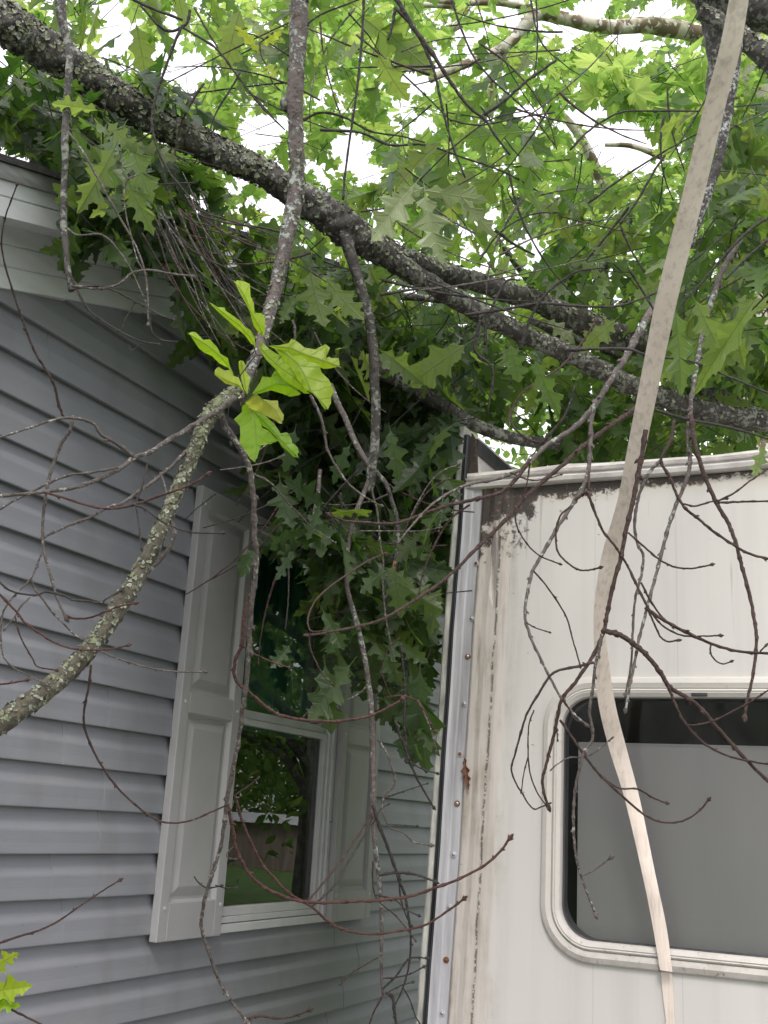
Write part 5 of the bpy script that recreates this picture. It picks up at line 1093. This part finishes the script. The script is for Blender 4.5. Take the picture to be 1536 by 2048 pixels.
fill(lf, tb2, 'oak', (600, 1360, 690, 1420), 5, (3.1, 3.3), 0.15, (3, 4), 0.2, 1.0, 0.2)
fo = lf.build('foliage', M_shadeleaf, hang, attrs=True); tb2.build('twigs', M_twig_dark, hang)['kind'] = 'stuff'

# individually placed leaves: outline pixel polygons given their own depth and curl
def leaf_px(stem, tip, width, d0, d1, parent, material, kind='oak', face=0.15, rnd=0.5, roll=0.0, name='leaf'):
    a = P(*stem, d0); b = P(*tip, d1); L = np.linalg.norm(b - a); dd = (b - a) / L
    view = (a + b) / 2 - CAM; view /= np.linalg.norm(view); nrm = -view + rvec() * face
    sd = np.cross(dd, nrm); nrm = nrm * math.cos(roll) + sd * math.sin(roll)
    V, fs, uv = SHAPES[kind][RG.randrange(len(SHAPES[kind]))]; V = V.copy(); V[:, 1] *= width
    nrm = nrm - dd * nrm.dot(dd); nrm /= np.linalg.norm(nrm); s = np.cross(nrm, dd)
    vs = a + (V[:, 0:1] * dd + V[:, 1:2] * s + V[:, 2:3] * nrm) * L
    mb = MB(); mb.add(vs, fs, rnd, uv); o = mb.build(name, material, parent, attrs=True, smooth=False)
    return o
for q in [((925, 395), (985, 470), 1.0, 2.6), ((828, 370), (735, 480), 1.1, 2.6), ((850, 385), (868, 530), 1.0, 2.55), ((845, 380), (975, 400), 1.0, 2.6), ((848, 375), (770, 410), 0.9, 2.62), ((1215, 560), (1190, 600), 1.2, 3.0), ((1350, 620), (1375, 790), 0.9, 2.8), ((1390, 600), (1450, 720), 0.9, 2.8), ((1510, 600), (1390, 770), 0.5, 2.75),
          ((760, 700), (850, 760), 1.0, 3.2), ((930, 690), (820, 760), 1.1, 3.2), ((1070, 720), (1110, 830), 1.0, 3.1), ((1020, 690), (1040, 760), 1.3, 3.1), ((230, 295), (165, 425), 1.0, 2.6), ((255, 270), (300, 400), 1.0, 2.6), ((250, 350), (300, 460), 0.9, 2.6), ((215, 245), (270, 300), 1.0, 2.6), ((590, 590), (560, 650), 1.0, 2.9), ((620, 540), (640, 660), 1.1, 2.9), ((655, 560), (720, 650), 0.9, 2.9), ((1530, 890), (1505, 960), 1.0, 2.9), ((720, 30), (860, 140), 1.0, 3.4), ((770, 60), (870, 150), 1.2, 3.4), ((480, 20), (450, 130), 1.0, 3.2), ((640, 130), (700, 80), 1.2, 3.6), ((1230, 640), (1170, 700), 1.1, 3.3)]:
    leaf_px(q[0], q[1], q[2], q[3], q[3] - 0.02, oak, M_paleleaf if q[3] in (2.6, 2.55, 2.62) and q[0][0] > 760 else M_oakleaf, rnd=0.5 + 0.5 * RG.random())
for q in [((775, 1140), (715, 1180), 1.2, 2.95), ((790, 1140), (800, 1235), 1.1, 2.9), ((770, 1135), (830, 1180), 1.1, 2.95), ((650, 1330), (665, 1470), 1.25, 3.0), ((700, 1330), (610, 1440), 1.2, 3.0), ((645, 1220), (690, 1300), 1.0, 3.0), ((590, 1100), (550, 1160), 1.0, 3.0), ((640, 1010), (615, 1080), 0.9, 3.0), ((760, 1300), (800, 1380), 1.0, 3.1), ((840, 1340), (830, 1560), 0.9, 3.1), ((820, 1380), (870, 1500), 1.0, 3.15),
          ((510, 1100), (475, 1150), 1.4, 2.95), ((560, 960), (575, 1060), 1.2, 3.1), ((880, 1180), (850, 1270), 1.0, 3.2), ((870, 1060), (900, 1000), 1.0, 3.3), ((780, 860), (800, 960), 1.1, 3.1), ((700, 890), (660, 960), 1.0, 3.1), ((580, 1290), (545, 1340), 1.0, 3.0), ((590, 860), (570, 940), 1.1, 3.0)]:
    leaf_px(q[0], q[1], q[2], q[3], q[3] - 0.02, hang, M_shadeleaf, rnd=0.4 + 0.6 * RG.random())
# bright young sprig
sp = empty('bright_leaf_sprig', tuple(P(487, 790, 2.0)), 'sprig of glowing yellow-green young oak leaves at the broken branch end', 'leafy sprig')
def poly_leaf(mid, out_l, out_r, d0, d1, bow, parent, rnd, name='leaf'):
    """mid: midrib pixels from base to tip; out_l / out_r: outline pixels base to tip on each side"""
    from mathutils.geometry import tessellate_polygon
    def dens(pts, step):
        out = [pts[0]]
        for a, b in zip(pts, pts[1:]):
            k = max(1, int(math.hypot(b[0] - a[0], b[1] - a[1]) / step))
            out += [(a[0] + (b[0] - a[0]) * i / k, a[1] + (b[1] - a[1]) * i / k) for i in range(1, k + 1)]
        return out
    M_ = dens(mid, 7); n = len(M_); Lm = sum(math.hypot(b[0] - a[0], b[1] - a[1]) for a, b in zip(M_, M_[1:]))
    mb = MB(); vs = []; uv = []; fs = []
    def add(q, sgn):
        k = min(range(n), key=lambda i: (M_[i][0] - q[0]) ** 2 + (M_[i][1] - q[1]) ** 2); dist = math.hypot(M_[k][0] - q[0], M_[k][1] - q[1]); u = k / (n - 1); v = dist / Lm
        dep = d0 + (d1 - d0) * u + 0.012 * math.sin(u * 4 + rnd * 6) + bow * min(1.0, v * 3) + 0.004 * math.sin(u * 17 + rnd * 20) * min(1, v * 5)
        vs.append(P(q[0], q[1], dep)); uv.append((u, sgn * v)); return len(vs) - 1
    for sgn, out in ((1, out_l), (-1, out_r)):
        O = dens([mid[0]] + out + [mid[-1]], 6)[1:-1]
        K = max(len(M_), 6)
        # ladder of intermediate points between outline and midrib gives the blade some relief
        near = []
        for q in O:
            near.append(min(range(n), key=lambda i: (M_[i][0] - q[0]) ** 2 + (M_[i][1] - q[1]) ** 2))
        for a in range(1, len(near)): near[a] = max(near[a], near[a - 1])
        mi = [add(q, sgn) for q in M_]; hi = [add(((q[0] + M_[k][0]) / 2, (q[1] + M_[k][1]) / 2), sgn) for q, k in zip(O, near)]; oi = [add(q, sgn) for q in O]
        for a in range(len(O) - 1):
            f = [(oi[a], oi[a + 1], hi[a + 1]), (oi[a], hi[a + 1], hi[a])]
            k0, k1 = near[a], near[a + 1]
            f.append((hi[a], hi[a + 1], mi[k1]))
            for k in range(k0, k1): f.append((hi[a], mi[k + 1], mi[k]))
            fs += f if sgn > 0 else [t_[::-1] for t_ in f]
        for end, kk in ((0, 0), (-1, n - 1)):
            rng_ = range(0, near[0]) if end == 0 else range(near[-1], n - 1)
            for k in rng_: fs.append((hi[end], mi[k], mi[k + 1]))
            fs.append((mi[kk], hi[end], oi[end]))
    mb.add(vs, fs, rnd, uv); return mb.build(name, M_newleaf, parent, attrs=True, smooth=True)
SX, SY, SS = 370, 540, 4.655
def c_(*fl): return [(SX + fl[i] / SS, SY + fl[i + 1] / SS) for i in range(0, len(fl), 2)]
poly_leaf(c_(735, 620, 690, 520, 620, 400, 560, 250, 500, 150, 440, 95), c_(690, 590, 640, 520, 600, 380, 560, 300, 520, 230, 470, 130), c_(745, 560, 745, 450, 710, 400, 650, 400, 640, 310, 610, 240, 605, 130, 530, 100, 480, 95), 2.0, 2.0, 0.02, sp, 0.45)
poly_leaf(c_(655, 725, 600, 620, 520, 520, 400, 430, 300, 350, 210, 290), c_(620, 690, 560, 610, 480, 540, 400, 470, 320, 400, 250, 330), c_(650, 640, 610, 560, 560, 530, 520, 480, 440, 420, 380, 380, 370, 350, 300, 345, 250, 310), 2.0, 1.97, 0.015, sp, 0.4)
poly_leaf(c_(460, 985, 400, 900, 330, 800, 250, 730, 150, 660, 15, 585), c_(400, 910, 320, 870, 250, 800, 180, 770, 130, 730, 70, 640, 50, 610), c_(415, 890, 400, 820, 330, 780, 300, 720, 230, 645, 170, 650, 100, 580, 70, 575), 1.98, 1.95, 0.02, sp, 0.3)
poly_leaf(c_(560, 1150, 500, 1070, 420, 1040, 340, 1000, 275, 965), c_(510, 1095, 470, 1080, 380, 1060, 320, 1010, 275, 975), c_(530, 1080, 500, 1000, 450, 985, 430, 930, 370, 935, 310, 900, 280, 930), 1.98, 1.95, 0.03, sp, 0.95)
poly_leaf(c_(575, 1160, 560, 1060, 545, 960, 520, 840), c_(545, 1090, 520, 1000, 500, 900, 500, 850), c_(590, 1100, 610, 1000, 560, 940, 565, 890, 545, 850), 1.98, 2.0, 0.03, sp, 0.8)
poly_leaf(c_(770, 705, 860, 715, 980, 730, 1120, 790, 1300, 850, 1460, 910), c_(850, 735, 980, 800, 1100, 850, 1200, 880, 1290, 920, 1360, 915, 1420, 900), c_(880, 700, 965, 680, 990, 640, 1040, 660, 1110, 720, 1210, 740, 1310, 690, 1350, 725, 1320, 790, 1360, 820, 1430, 820, 1440, 880), 2.0, 1.93, 0.03, sp, 0.6)
poly_leaf(c_(685, 700, 760, 800, 870, 900, 980, 980, 1080, 1060, 1170, 1150), c_(700, 760, 760, 840, 850, 930, 900, 1000, 960, 1050, 1040, 1100, 1110, 1150), c_(720, 670, 790, 740, 870, 790, 930, 780, 900, 760, 950, 850, 1000, 920, 1080, 1000, 1140, 1080), 2.0, 1.95, 0.01, sp, 0.35)
poly_leaf(c_(800, 700, 950, 790, 1050, 880, 1120, 1000, 1170, 1130, 1330, 1300), c_(860, 760, 900, 830, 960, 880, 1000, 930, 1050, 1020, 1120, 1110, 1210, 1160, 1260, 1240, 1300, 1295), c_(900, 730, 1050, 780, 1150, 850, 1250, 880, 1270, 950, 1340, 1020, 1350, 1040, 1390, 1130, 1360, 1180, 1360, 1240), 2.0, 1.9, 0.02, sp, 0.5)
poly_leaf(c_(620, 1160, 720, 1120, 850, 1060, 980, 1080, 1080, 1150), c_(700, 1150, 800, 1120, 900, 1150, 980, 1180, 1060, 1165), c_(660, 1100, 700, 1040, 720, 990, 800, 1000, 830, 940, 870, 930, 900, 1000, 980, 1060, 1050, 1110), 1.99, 1.97, 0.02, sp, 0.15)
poly_leaf(c_(560, 1230, 660, 1160, 760, 1230, 850, 1310, 905, 1430), c_(600, 1290, 700, 1330, 780, 1370, 840, 1400, 880, 1430), c_(660, 1150, 720, 1200, 800, 1215, 865, 1215, 870, 1270, 920, 1350, 915, 1400), 1.97, 1.92, 0.03, sp, 1.0)
poly_leaf(c_(570, 1240, 620, 1300, 650, 1420, 660, 1560, 665, 1680, 650, 1790), c_(530, 1270, 530, 1320, 455, 1390, 510, 1450, 515, 1530, 505, 1610, 560, 1680, 600, 1750), c_(640, 1320, 690, 1400, 720, 1470, 770, 1490, 870, 1590, 800, 1620, 720, 1620, 690, 1680, 670, 1760), 1.98, 1.9, 0.02, sp, 0.1)
poly_leaf(c_(620, 1300, 720, 1400, 820, 1500, 900, 1600, 980, 1680, 1060, 1750), c_(700, 1440, 770, 1480, 850, 1560, 900, 1640, 960, 1690, 1010, 1740), c_(740, 1350, 830, 1430, 890, 1520, 950, 1510, 985, 1560, 1000, 1610, 1050, 1650, 1060, 1700), 2.0, 1.97, 0.02, sp, 0.0)
for fl in ([570, 1180, 540, 1090, 515, 1010, 500, 980], [510, 990, 560, 920, 620, 840, 660, 795], [640, 700, 655, 760, 670, 790, 720, 795], [735, 620, 760, 690, 780, 710], [580, 1170, 540, 1230, 545, 1250], [570, 1180, 480, 1230]):
    q = c_(*fl); twig([(q[0][0], q[0][1], 3.5, 1.99)] + [(x, y, None, None) for x, y in q[1:-1]] + [(q[-1][0], q[-1][1], 3, 1.99)], sp, M_twig_dark, buds=False)
# second small sprig at the top and leaves at the lower left edge
sp2 = empty('small_yellow_sprig', tuple(P(535, 130, 2.7)), 'small yellow-green sprig high up beside the grey lichened branch', 'leafy sprig')
for s_, t_, w, d_ in (((518, 105), (474, 48), 0.7, 2.6), ((525, 90), (566, 66), 0.8, 2.6), ((532, 130), (552, 152), 1.1, 2.6)): leaf_px(s_, t_, w, d_, d_ - 0.02, sp2, M_newleaf, rnd=0.9)
twig(tw([519, 85, 522, 110, 532, 130, 545, 165, 560, 180], 4, 4, 2.6), sp2, M_twig, buds=False)
sp3 = empty('low_leaf_sprig', tuple(P(0, 2000, 1.6)), 'pale green leaves poking in at the lower left edge', 'leafy sprig')
for s_, t_, w, r_ in (((-30, 1950), (42, 1892), 0.8, 0.8), ((-60, 1990), (56, 1970), 1.1, 0.7), ((-20, 2010), (35, 2012), 1.1, 0.0)): leaf_px(s_, t_, w, 1.6, 1.58, sp3, M_newleaf, rnd=r_)
# brown dead leaf stuck on the camper trim
dl = MB(); a = onY(928, 1512, TY - 0.02)
V, fs, uv = SHAPES['oak'][3]; b_ = onY(936, 1580, TY - 0.03); L = np.linalg.norm(b_ - a); dd = (b_ - a) / L
s = np.cross(dd, np.array([0, -1.0, 0])); dl.add(a + (V[:, 0:1] * dd + V[:, 1:2] * s * 0.6 + V[:, 2:3] * np.array([0, -1.0, 0])) * L, fs)
tag(dl.build('dead_leaf', M_deadleaf, fix=False), 'shrivelled brown dead leaf caught on the camper corner trim', 'leaf')

# ================================================================== background trees
def far_tree(x, y, h, r, label, seed, trunk_r=0.22, n=900, low=0.25, ls=1.0):
    rg = random.Random(seed); t = empty('tree', (x, y, 0), label, 'tree', 'trees')
    mb = MB(); tp = [np.array([x, y, 0]), np.array([x + rg.uniform(-.3, .3), y, h * 0.3]), np.array([x + rg.uniform(-.5, .5), y + .2, h * 0.6]), np.array([x, y, h * 0.92])]
    tube(mb, catmull(tp, 4), list(np.interp(range(13), [0, 12], [trunk_r, 0.03])), 10, 0.08)
    cl = []
    for i in range(26):
        a = rg.random() * 6.28; f = rg.uniform(low, 0.95); rr = r * math.sqrt(max(0.05, 1 - ((f - 0.6) / 0.5) ** 2)) * rg.uniform(0.45, 1)
        s0 = np.array([x, y, h * (f - 0.12)]); s1 = np.array([x + rr * math.cos(a), y + rr * math.sin(a), h * f]); tube(mb, [s0, (s0 + s1) / 2 + np.array([0, 0, .3]), s1], [0.07, 0.05, 0.02], 6, 0.1); cl.append(s1)
    mb.build('trunk', M_bark, t, smooth=True)
    lf = MB()
    for _ in range(n):
        c = cl[rg.randrange(len(cl))] + NPR.normal(size=3) * r * 0.26
        for k in range(9):
            q = c + NPR.normal(size=3) * 0.28
            if leaf_ok(q, np.zeros(3), 0, 'small'): put_leaf(lf, 'small', q, rvec(), np.array([0, 0, 1.0]) + rvec() * 0.8, RG.uniform(0.12, 0.22) * ls, RG.random())
    lf.build('crown', M_farleaf, t, attrs=True)
far_tree(-3.5, 13.0, 11, 3.4, 'leafy tree beyond the house seen through the gap in branches', 1, n=900)
far_tree(1.8, 12.0, 10.0, 3.3, 'bushy tree straight behind the camper roof', 2, n=900)
far_tree(6.2, 12.5, 10, 3.0, 'bushy green tree behind the camper toward the right', 3, n=700)
far_tree(-0.8, 17.0, 14, 3.6, 'taller distant tree between the two nearer background trees', 4, n=700, low=0.3)
far_tree(9.0, 20.0, 14, 3.8, 'farthest tree seen low at the right beyond the sycamore', 5, n=600, low=0.3)
far_tree(4.2, 16.0, 9.0, 2.6, 'low tree under the open patch of sky', 6, n=500, low=0.3)

far_tree(-4.0, -13.0, 9.0, 3.2, 'broad tree standing behind the viewer on the left', 11, n=500, low=0.15)
far_tree(1.0, -14.0, 9.0, 3.2, 'broad tree standing behind the viewer in the middle', 12, n=500, low=0.15)
far_tree(6.5, -12.0, 9.0, 3.2, 'broad tree standing behind the viewer on the right', 13, n=500, low=0.15)
far_tree(19.0, 42.0, 12, 4.5, 'large tree behind the brown shed', 14, n=1100, low=0.12, ls=1.9)
far_tree(13.0, 40.0, 12, 4.5, 'large tree left of the brown shed', 15, n=1100, low=0.12, ls=1.9)
far_tree(25.5, 41.0, 12, 4.5, 'large tree right of the brown shed', 16, n=1100, low=0.12, ls=1.9)
shed = empty('shed', (17.5, 33.0, 0), 'long low brown board shed with pale roof across the lawn', 'shed')
b_ = MB(); b_.box((13.5, 32.4, 0), (21.5, 35.0, 1.42)); b_.build('wall', M_brown, shed)
b_ = MB(); b_.prism([(13.2, 32.1, 1.43), (13.2, 35.3, 1.43), (13.2, 33.7, 1.72)], [(21.8, 32.1, 1.43), (21.8, 35.3, 1.43), (21.8, 33.7, 1.72)]); b_.build('roof', M_white_trim, shed)
